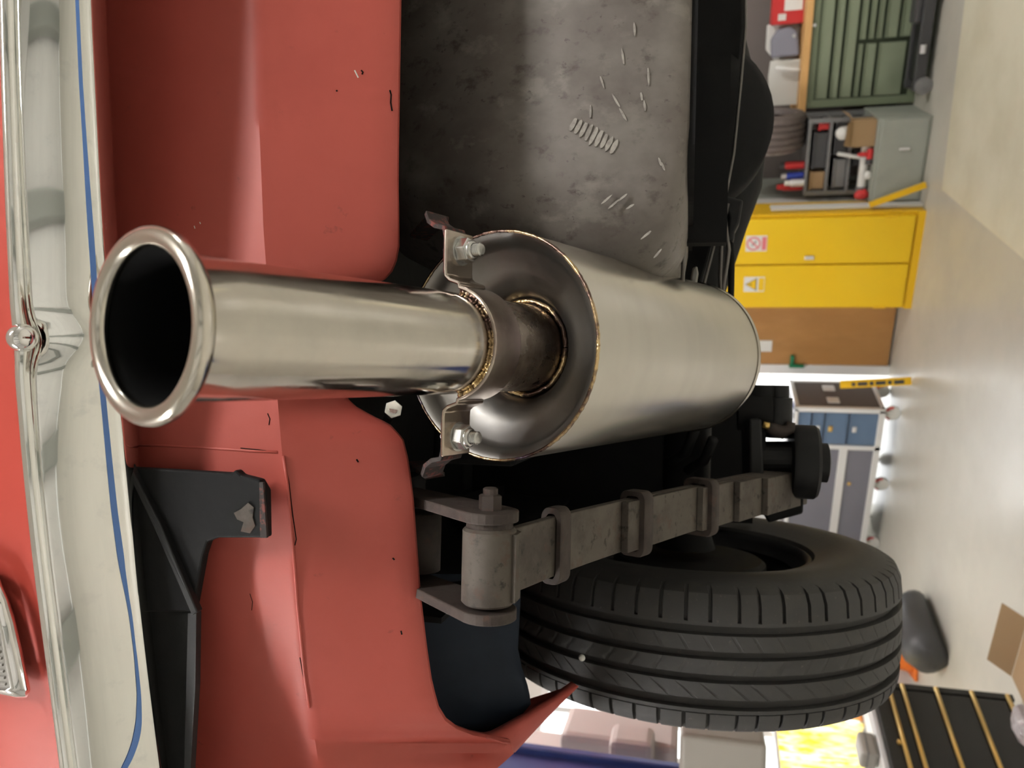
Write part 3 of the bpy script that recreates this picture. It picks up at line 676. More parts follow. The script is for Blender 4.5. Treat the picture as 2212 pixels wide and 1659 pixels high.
def idx_at(x):
    best = min(range(len(SPTH)), key=lambda i: abs(proj(SPTH[i])[0] - x)); return best
def proj(p):
    d = p - EYE; dz = d.dot(FWD); return (1106 - d.dot(UP) / dz * F, 1659 - (829.5 + d.dot(RT) / dz * F))
for k, xx in ((1, 1340), (2, 1480), (3, 1545), (4, 1592)):
    leaf(k, idx_at(xx)).build('leaf', SPRING, spring, bevel=.0008)
def clip(xx, nlev, name='clip'):
    i = idx_at(xx); o = SPTH[i] + SN[i] * (nlev * LT * .5); t = tang(i); nn = SN[i]
    hx = LWD / 2 + .004; hy = (nlev + 1) * LT / 2 + .003
    ring = []
    for cxx, cyy, a in ((hx - .006, hy - .004, 0), (-hx + .006, hy - .004, PI / 2), (-hx + .006, -hy + .004, PI), (hx - .006, -hy + .004, 1.5 * PI)):
        for k in range(6):
            u = a + PI / 2 * k / 5; ring.append((cxx + .009 * math.cos(u), cyy + .0065 * math.sin(u)))
    wd = .017
    rows = []
    for s, g in ((-.5, 1), (-.42, 1.10), (.42, 1.10), (.5, 1)):
        rows.append([o + t * (wd * s) + XW * x * (1 + .06 * (g - 1)) + nn * y * g for x, y in ring])
    mb = MB(); mb.grid(rows, True)
    mb.grid([rows[0], [o - t * wd * .5 + XW * x * .85 + nn * y * .6 for x, y in ring]], True); mb.grid([rows[-1], [o + t * wd * .5 + XW * x * .85 + nn * y * .6 for x, y in ring]], True)
    mb.build(name, SPRING2, spring, smooth=True)
clip(1205, 0); clip(1372, 1); clip(1505, 2)
# eye, shackle and bolts
ec = Wd(1056, 1216, .552); ec.x = SX
MB().lathe(ec - XW * .0275, XW, [(.008, 0), (.0175, .0), (.0195, .002), (.0195, .053), (.0175, .055), (.008, .055)], 48).build('spring_eye', SPRING, spring, 'rolled spring eye', auto=.5)
i0 = SPTH[0]
MB().ribbon([i0 + SN[0] * 0, i0 + (ec - i0) * .35 + SN[0] * .012, ec + SN[0] * .0195 + V3((0, -.0, .0))], SN[0], XW, LWD, .007).build('eye_wrap', SPRING, spring)
def plate(X, th, far_px, name, lab=None):
    e = V3((X, ec.y, ec.z)); f = WX(*far_px, X)
    f = V3((X, e.y + .085, e.z + .105))
    dr = (f - e).normalized(); sd = XW.cross(dr).normalized(); r = .021
    poly = []
    for k in range(13):
        u = PI / 2 + PI * k / 12; poly.append(e + dr * (math.cos(u) * r) + sd * (math.sin(u) * r))
    poly += [f - sd * .014, f + sd * .014]
    return MB().prism([p - XW * th / 2 for p in poly], XW * th).build(name, SPRING2, car, lab, bevel=.001)
plate(SX + .036, .008, (900, 1098), 'shackle_plate', 'rusty shackle plate beside the spring eye')
plate(SX - .0345, .008, (905, 1310), 'shackle_plate', 'rusty outer shackle plate')
MB().cyl(V3((SX + .027, ec.y, ec.z)), V3((SX + .033, ec.y, ec.z)), .017, 32).build('shackle_washer', SPRING2, spring)
mb = MB(); mb.lathe(V3((SX + .040, ec.y, ec.z)), XW, [(.0085, 0), (.0085, .010), (.007, .011)], 6, cap0=True, cap1=True); mb.lathe(V3((SX + .051, ec.y, ec.z)), XW, [(.0055, 0), (.0055, .004), (.004, .005)], 14, cap1=True)
mb.build('shackle_nut', SPRING2, spring, 'rusty shackle nut')
MB().lathe(ec + V3((-.024, .06, .075)), XW, [(.012, 0), (.018, .001), (.018, .048), (.012, .049)], 28, cap0=True, cap1=True).build('upper_bush', SPRING2, car, 'dark upper shackle bush', smooth=True)
wbox(SX - .05, SX + .05, ec.y + .05, ec.y + .12, ec.z + .09, Z + .29).build('spring_hanger', BLACK, car, bevel=.004)

# ---- axle and its fittings
MB().lathe(V3((-.24, 1.19, Z + .0)), XW, [(.045, 0), (.035, .03), (.036, .25), (.05, .38), (.08, .48), (.10, .54), (.105, .60), (.10, .66), (.08, .73), (.05, .85), (.036, 1.0), (.036, 1.3)], 36).build('axle_casing', BLACK, car, 'black rear axle casing with round differential', smooth=True)
MB().lathe(WY(1475, 265, 1.06), V3((0, -1, 0)), [(.118, -.05), (.118, .0), (.108, .008), (.08, .022), (.04, .03), (.001, .032)], 48).build('differential_cover', BLACK, car, 'black domed differential cover', smooth=True)
MB().tube([WY(1512, -80, .80), WY(1503, 0, .80), WY(1491, 250, .80), WY(1480, 480, .80), WY(1474, 620, .80)], .0022, 8).build('lip_glint_rod', GREYROD, car, 'grey rod for the lit lip edge under the tank', smooth=True)  # grey rod drawn for a metal lip edge catching light
wbox(.15, .95, .81, .83, Z - .035, Z + .03).build('cross_rail', BLACK, car, 'black cross rail below the tank')
MB().tube([WY(1609, -80, 1.0), WY(1610, 60, 1.0), WY(1600, 180, 1.0), WY(1585, 330, 1.0), WY(1560, 460, 1.0), WY(1535, 560, 1.0), WY(1508, 660, 1.0)], .0020, 8).build('brake_rod', GREYROD, car, 'thin grey brake rod', smooth=True)
px_prism([(1490, -90), (1606, -90), (1608, 60), (1598, 180), (1582, 330), (1556, 460), (1530, 565), (1515, 620), (1470, 620)], 1.05, 1.065).build('rear_bracket_plate', BLACK, car, 'black plate ahead of the tank', bevel=.004)
# dangling pipes and bracket by the yellow cabinet
px_prism([(1560, 420), (1606, 432), (1598, 480), (1588, 500), (1586, 520), (1570, 520), (1575, 470)], 1.0, 1.03).build('cable_bracket', BLACKS, car, bevel=.003)
MB().tube([WY(x, y, 1.0) for x, y in [(1572, 440), (1563, 480), (1558, 540), (1556, 600), (1558, 660), (1562, 720)]], .0028, 8).build('brake_pipe', GREYROD, car, smooth=True)
MB().tube([WY(x, y, 1.0) for x, y in [(1566, 470), (1570, 510), (1574, 540), (1570, 570), (1562, 620), (1560, 680)]], .0028, 8).build('brake_pipe', GREYROD, car, smooth=True)
px_prism([(1574, 520), (1586, 522), (1588, 560), (1586, 650), (1588, 672), (1572, 676), (1574, 600)], 1.01, 1.03).build('cable_bracket', BLACK, car, bevel=.003)
px_prism([(1496, 578), (1506, 574), (1509, 590), (1503, 625), (1496, 626), (1492, 600)], .90, .92).build('pale_tab', CAPST, car, 'pale metal tab in the dark', bevel=.002)
# spring plate, damper eye
YA = 1.08
px_prism([(1618, 905), (1645, 905), (1650, 1000), (1648, 1092), (1620, 1096)], YA - .05, YA + .10).build('spring_plate', BLACKS, car, 'black spring clamp plate', bevel=.003)
p0, p1 = WY(1640, 990, YA), WY(1716, 990, YA); MB().cyl(p0, p1, .023, 24).build('damper_stem', BLACKS, car)
MB().lathe(WY(1706, 996, YA), (WY(1766, 999, YA) - WY(1706, 996, YA)), [(.030, 0), (.047, .001), (.049, .006), (.049, .030), (.046, .034), (.026, .035), (.026, .0465), (.022, .048)], 40, cap0=True, cap1=True).build('damper_bush', BLACKS, car, 'round black damper bush under the axle', auto=.5)
MB().lathe(WY(1626, 885, YA), (WY(1640, 885, YA) - WY(1626, 885, YA)), [(.028, -.02), (.028, .02), (.026, .024)], 24, cap0=True, cap1=True).build('link_bush', BLACK, car, auto=.5)
p0, p1 = WY(1650, 880, YA), WY(1698, 880, YA)
MB().lathe(WY(1640, 880, YA), XW * -1, [(.022, -.03), (.022, .03), (.018, .034)], 20, cap0=True, cap1=True).build('link_bush', BLACK, car, auto=.5)
ub = MB().lathe(WY(1680, 905, YA), V3((1, 0, 0)), [(.0185, -.025), (.0185, .028), (.014, .029), (.014, .045)], 24, cap0=True, cap1=True).build('u_bolt_nut', BLACKS, car, 'black clamp stud below the axle', auto=.5)
MB().tube([WY(x, y, YA - .02) for x, y in [(1654, 920), (1668, 926), (1690, 934), (1706, 926), (1710, 912)]], [.006, .008, .009, .008, .005], 10).build('grease_lump', SPRING2, car, smooth=True)
MB().tube([WY(x, y, YA - .03) for x, y in [(1648, 917), (1656, 919), (1662, 920)]], .0045, 8).build('brass_fitting', GOLD, car, 'small brass fitting', smooth=True)
px_prism([(1650, 1060), (1690, 1050), (1718, 1070), (1738, 1040), (1735, 1110), (1660, 1130), (1640, 1090)], YA, YA + .05).build('damper_bracket', BLACK, car, bevel=.003)
px_prism([(1640, 905), (1655, 905), (1655, 1030), (1640, 1030)], YA - .02, YA + .04).build('axle_pad', BLACK, car, bevel=.003)
for (x, y, d) in ((1540, 950, .98), (1500, 930, .98)):
    q = Wd(x, y, d); MB().tube([q, q + V3((-.03, .03, .01)), q + V3((-.05, .10, .03))], .007, 10).build('brake_hose', BLACK, car, smooth=True)

# ================================================================== YELLOW CABINET
c0 = to_room(WZ(2000, 455, 0)); c1_ = to_room(WZ(1970, 668, 0)); YB = (c0[1] + c1_[1]) / 2
YA1 = rb(1990, 456, YB)[0]; YA0 = rb(1975, 667, YB)[0]; YW = YA1 - YA0; YH = 1.62; YD = BW - YB - .01
t = rthing('safety_cabinet', 'yellow two door steel safety cabinet with hazard stickers', 'cabinet', (YA0 + YA1) / 2, YB)
MB().box2((-YW / 2, .02, .0), (YW / 2, YD, YH)).build('body', YEL, t, bevel=.008)
MB().box2((-YW / 2, .0, .0), (YW / 2, .02, .055)).build('plinth', YEL, t)
mid = rb(1800, 570, YB)[0] - (YA0 + YA1) / 2
for s, x0, x1 in ((-1, -YW / 2 + .02, mid - .006), (1, mid + .006, YW / 2 - .03)):
    d = MB().box2((x0, -.012, .07), (x1, .02, YH - .03)).build('door', YELL, t, bevel=.006)
    hx = x0 - .002 if s < 0 else x1 + .002
    for z in (.20, YH - .2): MB().cyl((hx, -.008, z), (hx, -.008, z + .09), .012, 10).build('hinge', YEL, d)
    # sticker
    px = (1634, 526) if s > 0 else (1629, 614)
    a_, b_, z_ = rb(px[0], px[1], YB - .012); sx = a_ - (YA0 + YA1) / 2
    st = MB().box((sx, -.0135, z_), (.130, .003, .165)).build('sticker', PAPER, d, 'white hazard sticker' if s < 0 else 'white no smoking style sticker')
    if s > 0:
        ring = MB().lathe(V3((sx, -.0155, z_ + .022)), V3((0, -1, 0)), [(.056, 0), (.056, .002), (.044, .002), (.044, 0)], 36); ring.build('prohibition_ring', PINK, d)
        MB().box((sx, -.0165, z_ + .022), (.100, .002, .011), Matrix.Rotation(math.radians(-45), 3, 'Y')).build('prohibition_bar', PINK, d)
        MB().box((sx + .002, -.016, z_ + .018), (.052, .002, .010), Matrix.Rotation(math.radians(40), 3, 'Y')).build('symbol', MIDG, d)
        MB().box((sx, -.016, z_ - .060), (.108, .002, .034)).build('sticker_panel', PINK, d)
    else:
        for sc_, yy, mm in ((1, -.0155, DARK), (.84, -.017, YELL)):
            MB().prism([V3((sx + u * .056 * sc_, yy, z_ + .025 + v * .05 * sc_)) for u, v in ((-1, -.9), (1, -.9), (0, .95))], (0, .0012, 0)).build('hazard_triangle', mm, d)
        MB().prism([V3((sx + u, -.0178, z_ + v)) for u, v in ((-.004, .045), (.004, .045), (.003, .015), (-.003, .015))], (0, .001, 0)).build('symbol', DARK, d)
        MB().box((sx, -.016, z_ - .056), (.110, .002, .044)).build('sticker_panel', YELL, d)
    if s > 0:
        a_, b_, z_ = rb(1748, 557, YB - .02); hx2 = a_ - (YA0 + YA1) / 2
        MB().box((hx2, -.02, z_), (.03, .012, .07)).build('handle_plate', ALU, d, bevel=.004)
        MB().cyl((hx2, -.035, z_ + .01), (hx2, -.012, z_ + .01), .009, 10).build('handle_key', ALU, d)
# things on / beside the cabinet's side
t = rthing('spirit_level', 'short yellow bar leaning against the foot of the yellow cabinet', 'level', YA1 + .02, YB + .05)
MB().ribbon([V3((.17, 0, .02)), V3((.02, .02, .40))], V3((0, -1, 0)), V3((.93, 0, .37)), .045, .03).build('bar', YEL, t, bevel=.003)

# ================================================================== GREEN DRAWER BENCH
g0 = to_room(WZ(1974, 225, 0)); GB = g0[1]; GA0 = rb(1850, 228, GB)[0]; GA1 = GA0 + 1.75
gz = lambda x, y=120: rb(x, y, GB)[2]
GH = gz(1742, 200)
t = rthing('drawer_bench', 'green steel drawer cabinet under the wooden worktop', 'cabinet', GA0, GB)
gx = lambda y, x=1850: rb(x, y, GB)[0] - GA0
MB().box2((0, .03, .0), (GA1 - GA0, .60, GH)).build('body', GREEND, t)
z0, z1 = .06, GH
le = gx(211)
for lo, hi in (((0, 0, 0), (le, .03, GH)), ((GA1 - GA0 - .06, 0, 0), (GA1 - GA0, .03, GH)), ((le, 0, GH - .06), (GA1 - GA0 - .06, .03, GH)), ((le, 0, 0), (GA1 - GA0 - .06, .03, .06))):
    MB().box2(lo, hi).build('frame_rail', GREEN, t, bevel=.003)
def zrow(x): return gz(x, 150)
sp_ = gx(89, 1880)
W_ = GA1 - GA0 - .07
def drawer(x0, x1, za, zb):
    d = MB().box2((x0 + .008, -.006, zb + .008), (x1 - .008, .03, za - .014)).build('drawer', GREENL, t, bevel=.003)
    MB().box2((x0 + .012, -.014, za - .020), (x1 - .012, -.004, za - .012)).build('pull_edge', GREEN, d)
for xa, xb in ((1762, 1793), (1794, 1815), (1816, 1845)): drawer(le, W_, zrow(xa), zrow(xb))
for xa, xb in ((1846, 1861), (1862, 1889), (1890, 1953)): drawer(le, sp_ - .01, zrow(xa), zrow(xb))
for xa, xb in ((1846, 1864), (1865, 1881), (1882, 1898), (1899, 1930), (1931, 1960)): drawer(sp_ + .01, W_, zrow(xa), zrow(xb))
MB().cyl((gx(55, 1750), -.004, zrow(1751)), (gx(55, 1750), -.02, zrow(1751)), .013, 12).build('lock', ALU, t)
t2 = rthing('worktop', 'thick wooden worktop on the green drawer cabinet', 'worktop', GA0 - .06, GB, GH)
MB().box2((0, -.04, 0), (GA1 - GA0 + .12, .66, .058)).build('board', WOOD, t2, bevel=.005)
WT = GH + .058
def wt_item(name, lab, cat, px, py, b, group=None): 
    a, _, _ = rb(px, py, b); return rthing(name, lab, cat, a, b, WT, group)
# items on the worktop
a_l, a_r = rb(1700, 52, GB + .12)[0], rb(1700, -40, GB + .12)[0]
t = rthing('parts_box', 'red and white printed carton on the wooden worktop', 'box', (a_l + a_r) / 2, GB + .14, WT)
hw = (a_r - a_l) / 2; hh = rb(1668, 20, GB + .12)[2] - WT
MB().box2((-hw, -.03, 0), (hw, .15, hh)).build('carton', REDP, t, bevel=.003)
MB().box2((-hw + .10, -.032, hh * .05), (-hw + .19, -.03, hh * .62)).build('print_panel', PAPER, t)
MB().box2((-hw + .03, -.032, hh * .55), (-hw + .08, -.03, hh * .8)).build('print_panel', WHITEP, t)
MB().box2((-hw + .21, -.032, hh * .1), (-hw + .34, -.03, hh * .32)).build('print_panel', PAPER, t)
a_l, a_r = rb(1690, 128, GB + .1)[0], rb(1690, 55, GB + .1)[0]
t = rthing('grey_pouch', 'slate grey folded pouch leaning on white sheets', 'pouch', (a_l + a_r) / 2, GB + .15, WT)
hw = (a_r - a_l) / 2; hh = rb(1662, 90, GB + .12)[2] - WT
MB().prism([V3((x * hw, -.05 + .06 * z, z * hh)) for x, z in ((-.85, .02), (.55, .12), (.9, .35), (.8, .75), (.2, .95), (-.95, .9))], (0, .05, 0)).build('pouch_body', CASED, t, bevel=.02)
MB().lathe(V3((.35 * hw, -.055, hh * .25)), V3((0, -1, 0)), [(.012, 0), (.012, .004), (.006, .004)], 16).build('eyelet', ALU, t)
t = rthing('clear_bag', 'clear plastic bag with small labels behind the grey pouch', 'bag', (a_l + a_r) / 2 + .0, GB + .27, WT)
MB().prism([V3((x * hw * 1.15, 0, z * hh * 1.05)) for x, z in ((-1, 0), (1, 0), (1.02, .6), (.9, 1), (-.4, 1.0), (-1.03, .7))], (0, .04, 0)).build('bag_body', WHITEP, t, bevel=.012)
a_l, a_r = rb(1690, 228, GB + .1)[0], rb(1690, 131, GB + .1)[0]
t = rthing('paper_sheets', 'cream paper sheets stood up against the bench wall', 'paper', (a_l + a_r) / 2, GB + .12, WT)
hw = (a_r - a_l) / 2; hh = rb(1660, 180, GB + .12)[2] - WT
for k in range(3):
    MB().prism([V3((x * hw, k * .014, z * hh * (1 - .05 * k))) for x, z in ((-1, .0), (1, 0), (1, .98), (.3, 1.02), (-.3, .98), (-1, 1.0))], (0, .006, 0)).build('sheet', PAPER if k else WHITEP, t)
t = rthing('strip_light_tube', 'short white plastic tube standing on the worktop before the cream paper', 'tube', rb(1690, 155, GB + .02)[0], GB + .05, WT)
MB().lathe(V3((0, 0, 0)), V3((.04, .0, .25)), [(.016, 0), (.022, .02), (.022, .15), (.018, .20)], 16, cap0=True, cap1=True).build('tube_body', PAPER, t, smooth=True)
# tyre standing past the end of the worktop
a_l, a_r = rb(1700, 325, GB - .35)[0], rb(1700, 246, GB - .35)[0]
tw = (a_r - a_l)
LB0 = GB - .38
# low grey unit with clutter, between the green bench and the yellow cabinet
UB = to_room(WZ(2003, 340, 0))[1]; UA0, UA1 = YA1 + .03, GA0 - .02
UH = rb(1890, 330, UB)[2]
t = rthing('low_grey_cupboard', 'low grey painted cupboard between the yellow and green cabinets', 'cupboard', (UA0 + UA1) / 2, UB)
UW = UA1 - UA0
MB().box2((-UW / 2, 0.012, .0), (UW / 2, .62, UH)).build('body', WALLG, t, bevel=.004)
MB().box2((-UW / 2 + .01, -.004, .02), (UW / 2 - .01, .014, UH - .03)).build('door', WALLG, t, bevel=.004)
MB().box2((UW * .12, -.016, UH * .35), (UW * .12 + .02, -.003, UH * .55)).build('handle', ALU, t, bevel=.003)
# rack with shelves above the low cupboard
RB_ = UB + .22
t = rthing('steel_rack', 'dark steel rack of shelves stacked with metal parts', 'shelf', (UA0 + UA1) / 2, RB_, UH)
RH = .47
for s in (-1, 1):
    for yy in (.02, .36): MB().box((s * (UW / 2 - .03), yy, RH / 2), (.035, .03, RH)).build('upright', MIDG, t)
shz = [.14, .30, .46]
for z in shz: MB().box((0, .19, z), (UW - .04, .38, .022)).build('shelf_board', MIDG, t, bevel=.003)
RX = (UA0 + UA1) / 2
def rack_thing(name, lab, cat, a, z, b=None, group=None): return rthing(name, lab, cat, RX + a, RB_ + .13 if b is None else b, UH + z, group)
sb = [s + .0115 for s in shz]
def crate(lab, a, z, w, h, m, cat='box', name='parts_crate', lidm=None):
    t = rack_thing(name, lab, cat, a, z)
    MB().box2((-w / 2, -.09, 0), (w / 2, .10, h)).build('crate_body', m, t, bevel=.006)
    MB().box2((-w / 2 - .006, -.097, h * .82), (w / 2 + .006, .105, h)).build('rim', lidm or m, t, bevel=.003)
    return t
crate('long black metal parts tray on the upper rack shelf', .05, sb[1], UW * .44, .11, DARK)
crate('brown parts carton on the upper rack shelf left end', -UW * .30, sb[1], UW * .22, .12, CARD, lidm=CARD)
crate('dark parts tray on the lower rack shelf right end', UW * .22, sb[0], UW * .38, .11, DARK)
crate('grey metal parts tray on the lower rack shelf left end', -UW * .22, sb[0], UW * .36, .10, MIDG)
crate('black parts tray at the bottom of the rack', UW * .12, 0, UW * .50, .11, DARK)
crate('small dark red box on the upper rack shelf at its right end', UW * .375, sb[1], .05, .08, REDP, name='small_box')
def rodthing(name, lab, cat, p0, p1, r, m, cap=None):
    p0, p1 = V3(p0), V3(p1)
    t = rack_thing(name, lab, cat, p0.x, p0.z, RB_ + p0.y)
    d = p1 - p0
    MB().lathe(V3((0, 0, 0)), d, [(r * .8, 0), (r, .01), (r, d.length - .01), (r * .8, d.length)], 18, cap0=True, cap1=True).build('shaft', m, t, smooth=False)
    if cap: MB().lathe(d * .02, d, [(r * 1.25, 0), (r * 1.25, .04)], 18, cap0=True, cap1=True).build('collar', cap, t)
    return t
rodthing('white_tube', 'long white plastic tube lying along the low cupboard', 'tube', (-UW * .42, -.10, .046), (UW * .18, -.10, .046), .034, WHITEP, MIDG)
rodthing('red_handle_tool', 'red handled hand tool in front of the white tube', 'tool', (-UW * .05, -.18, .025), (UW * .14, -.17, .025), .022, REDP, DARK)
rodthing('grey_bar', 'pale grey metal bar leaning on the front of the rack', 'bar', (-UW * .02, -.06, 0), (UW * .05, -.02, .24), .016, WHITEP)
t = rack_thing('cardboard_box', 'torn cardboard box full of scraps on the low cupboard', 'box', UW * .32, 0, RB_ - .115)
MB().box2((-.10, -.06, 0), (.10, .09, .17)).build('carton', CARD, t, bevel=.004)
MB().prism([V3((-.10, -.06, .17)), V3((.10, -.06, .17)), V3((.09, -.11, .22)), V3((-.08, -.10, .23))], (0, .004, 0)).build('flap', CARD, t)
MB().prism([V3((.10, -.06, .17)), V3((.10, .09, .17)), V3((.16, .08, .24)), V3((.15, -.04, .21))], (.004, 0, 0)).build('flap', CARD, t)
def lump(name, lab, cat, a, b, z, r, m, seed, sq=(1, 1, 1)):
    t = rthing(name, lab, cat, a, b, z); rnd = random.Random(seed); rows = []
    for i in range(7):
        u = -PI / 2 + PI * i / 6
        rows.append([V3((math.cos(u) * math.cos(w) * r * sq[0] * rnd.uniform(.75, 1.1), math.cos(u) * math.sin(w) * r * sq[1] * rnd.uniform(.75, 1.1), r * sq[2] * (1 + math.sin(u)))) for w in [2 * PI * k / 9 for k in range(9)]])
    mb = MB(); mb.grid(rows, True); mb.build('crumpled_body', m, t); return t
lump('crumpled_bag', 'crumpled white plastic bag on top of the torn carton', 'bag', RX + UW * .32, RB_ - .10, UH + .175, .055, WHITEP, 2)
lump('crumpled_rag', 'crumpled white rag at the front of the low cupboard', 'rag', RX - UW * .18, RB_ - .185, UH, .03, PAPER, 5, (1.3, .7, .8))
lump('red_rag', 'crumpled red cloth beside the white tube', 'rag', RX - UW * .42, RB_ - .18, UH, .05, REDP, 8, (1.0, .6, 1.1))
lump('red_scrap', 'small red rag standing beside the torn carton', 'rag', RX + UW * .32 - .16, RB_ - .17, UH, .03, REDP, 9, (.7, .6, 2.0))
# white shelf board beside yellow cabinet with small tins
SB = UB + .02
t = rthing('white_shelf_board', 'white board standing against the yellow cabinet side', 'board', YA1 + .014, UB + .02)
MB().box2((-.009, -.12, .0), (.009, .005, UH + .75)).build('board', PAPER, t, bevel=.002)
tins = [('red_spray_can', 'red spray can with a red cap on the cupboard by the board', REDP, REDP, 1640, 398), ('blue_spray_can', 'blue tin standing between red cans on the cupboard', BLUEP, ALU, 1690, 404)]
for i, (nm, lb, m1, m2, da, h) in enumerate([('spray_can', 'red spray can standing at the board end of the rack', REDP, REDP, .10, .20), ('spray_can', 'blue spray can standing between two red cans', BLUEP, ALU, .19, .17), ('spray_can', 'red spray can farthest from the white board', REDP, DARK, .28, .19), ('spray_can', 'silver spray can at the front of the red cans', ALU, WHITEP, .15, .15)]):
    t = rthing(nm, lb, 'can', YA1 + da, RB_ + (.10 if i < 3 else .02), UH + sb[2], 'spray cans on the rack top')
    MB().lathe(V3((0, 0, 0)), V3((0, 0, 1)), [(.029, 0), (.031, .003), (.031, h - .05), (.026, h - .04), (.020, h - .035)], 20, cap0=True, cap1=True).build('can_body', m1, t, smooth=False)
    MB().lathe(V3((0, 0, h - .035)), V3((0, 0, 1)), [(.024, 0), (.022, .035), (.018, .04)], 16, cap1=True).build('cap', m2, t)
# the standing tyre wrapped in plastic, at the end of the worktop
tyx = (a_l + a_r) / 2; TB = RB_ - .12; TR = .30
tyz = UH + sb[2]
t = rthing('spare_tyre', 'dusty brown grey tyre standing on the rack beside the worktop', 'tyre', tyx, TB + TR, tyz)
pr = []
w2 = tw / 2
for x, r in ((-.7, .19), (-.95, .21), (-1.02, .24), (-.98, .27), (-.85, .292)): pr.append((r, x * w2))
for g in (-.55, -.2, .15, .5):
    pr += [(.298, (g - .06) * w2), (.289, (g - .05) * w2), (.289, (g + .05) * w2), (.298, (g + .06) * w2)]
for x, r in ((.85, .292), (.98, .27), (1.02, .24), (.95, .21), (.7, .19)): pr.append((r, x * w2))
MB().lathe(V3((0, 0, TR)), V3((1, 0, 0)), pr, 56).build('tyre_tread', OLDTYRE, t, auto=.5)
MB().lathe(V3((-w2 * 1.0, 0, TR)), V3((-1, 0, 0)), [(.27, .0), (.24, .02), (.19, .012), (.12, .02), (.02, .015)], 32, cap1=True).build('plastic_wrap', WRAP, t, smooth=True)
# ================================================================== TROLLEY JACK under the green cabinet
jb = to_room(WZ(2024, 100, 0)); ja0 = rb(2000, 205, jb[1])[0]
t = rthing('trolley_jack', 'black trolley jack parked in front of the green cabinet', 'jack', ja0, jb[1])
MB().box2((.03, -.02, .05), (.95, .02, .13)).build('side_plate', DARK, t, bevel=.006)
MB().box2((.03, .24, .05), (.95, .28, .13)).build('side_plate', DARK, t, bevel=.006)
MB().box2((.10, .0, .06), (.62, .26, .11)).build('lift_arm', BLACKS, t, bevel=.01)
MB().box2((.50, .04, .07), (1.0, .22, .17)).build('hydraulic_unit', DARK, t, bevel=.02)
for x, r in ((.07, .062), (.72, .05)):
    for y in (-.05, .28): MB().lathe(V3((x, y, r)), V3((0, 1, 0)), [(r * .35, -.003), (r * .6, 0), (r, .004), (r, .034), (r * .6, .036)], 28, cap0=True, cap1=True).build('wheel', MIDG, t)
MB().cyl((.30, -.03, .10), (.36, -.03, .10), .02, 12).build('pivot', ALU, t)

# ================================================================== WOODEN DOOR, post
da0, da1 = rb(1800, 791, BW - .02)[0], YA0 - .02
t = thing('door_1', 'brown wooden door with white notice between cabinet and doorway', 'door', room((da0 + da1) / 2, BW - .03), -PHI); t['kind'] = 'structure'
dw = (da1 - da0)
MB().box2((-dw / 2, -.02, .02), (dw / 2 + .25, .028, 2.1)).build('door_leaf', DOORW, t, bevel=.003)
a_, b_, z_ = rb(1650, 747, BW - .05); MB().box((a_ - (da0 + da1) / 2, -.024, z_), (.11, .006, .14)).build('notice', PAPER, t)
a_, b_, z_ = rb(1715, 780, BW - .05)
h = MB().box((a_ - (da0 + da1) / 2 - .03, -.06, z_ - .02), (.03, .035, .13)).build('handle', GREENP, t, bevel=.008)
MB().box((a_ - (da0 + da1) / 2 + .02, -.045, z_ + .02), (.10, .03, .03)).build('lever', GREENP, h, bevel=.006)
pa = rb(1800, 795.5, BW - .05)[0]
struct('trim_1', rbox(pa - .055, pa + .035, BW - .07, BW + .2, 0, 2.35), WHITE, 'white door post between the brown door and bright doorway', 'door frame')
struct('trim_2', rbox(DA0 - .08, DA0 + .02, BW - .05, BW + .2, 0, 2.35), WHITE, 'white door post at the far side of the bright doorway', 'door frame')
# low hedge of light outside: pale boundary wall
struct('outside_wall', rbox(-8, 8, 16, 16.3, -.05, 1.0), WALLM, 'pale boundary wall outside the back doorway', 'wall')

# ================================================================== FLIGHT CASE TROLLEY in the doorway
fb = to_room(WZ(1917, 885, .12)); FB = fb[1]
fa1 = rb(1820, 884, FB)[0]; fa0 = rb(1820, 1185, FB)[0]
fz = lambda x, y: rb(x, y, FB)[2]
zt, zb = fz(1716, 900), fz(1912, 900)
t = rthing('flight_case', 'white framed wheeled case with blue drawers in the doorway', 'case', fa1, FB)
FW = fa1 - fa0; FDp = .52
MB().box2((-FW + .02, .02, zb + .01), (-.02, FDp, zt - .01)).build('carcass', CASEP, t)
MB().box2((-.012, .05, zb + .02), (.004, FDp - .02, zt - .02)).build('side_panel', CASEP, t)
def bar(x0, x1, z0, z1, y0=-.012, y1=.02, m=WHITE): return MB().box2((x0, y0, z0), (x1, y1, z1)).build('frame_bar', m, t, bevel=.004)
bx = lambda y, x=1820: rb(x, y, FB)[0] - fa1
dsp = bx(962, 1830)
bar(-.03, .008, zb, zt); bar(dsp - .04, dsp, zb, zt); bar(-FW, -FW + .05, zb, zt); bar(-FW, 0, zt - .03, zt); bar(-FW, 0, zb, zb + .05)
zmid0, zmid1 = fz(1812, 980), fz(1830, 980); bar(-FW + .05, dsp - .04, zmid1, zmid0)
for z0, z1 in ((zb, zb + .035), (zt - .035, zt)): MB().box2((-.012, 0, z0), (.012, FDp, z1)).build('frame_bar', ALU, t, bevel=.004)
for y0, y1 in ((-.005, .03), (FDp - .03, FDp)): MB().box2((-.012, y0, zb), (.012, y1, zt)).build('frame_bar', ALU, t, bevel=.004)
MB().box2((-FW + .05, .005, zmid0), (dsp - .04, .02, zt - .03)).build('door_panel', CASED, t)
pnl = MB().box2((-FW + .05, .005, zb + .05), (dsp - .04, .02, zmid1)).build('door_panel', CASED, t)
a_, _, z_ = rb(1834, 1045, FB); MB().lathe(V3((a_ - fa1, .004, z_)), V3((0, -1, 0)), [(.016, 0), (.016, .01), (.010, .014)], 14, cap1=True).build('knob', GOLD, pnl)
dz_ = [fz(v, 925) for v in (1722, 1752, 1780, 1832, 1908)]
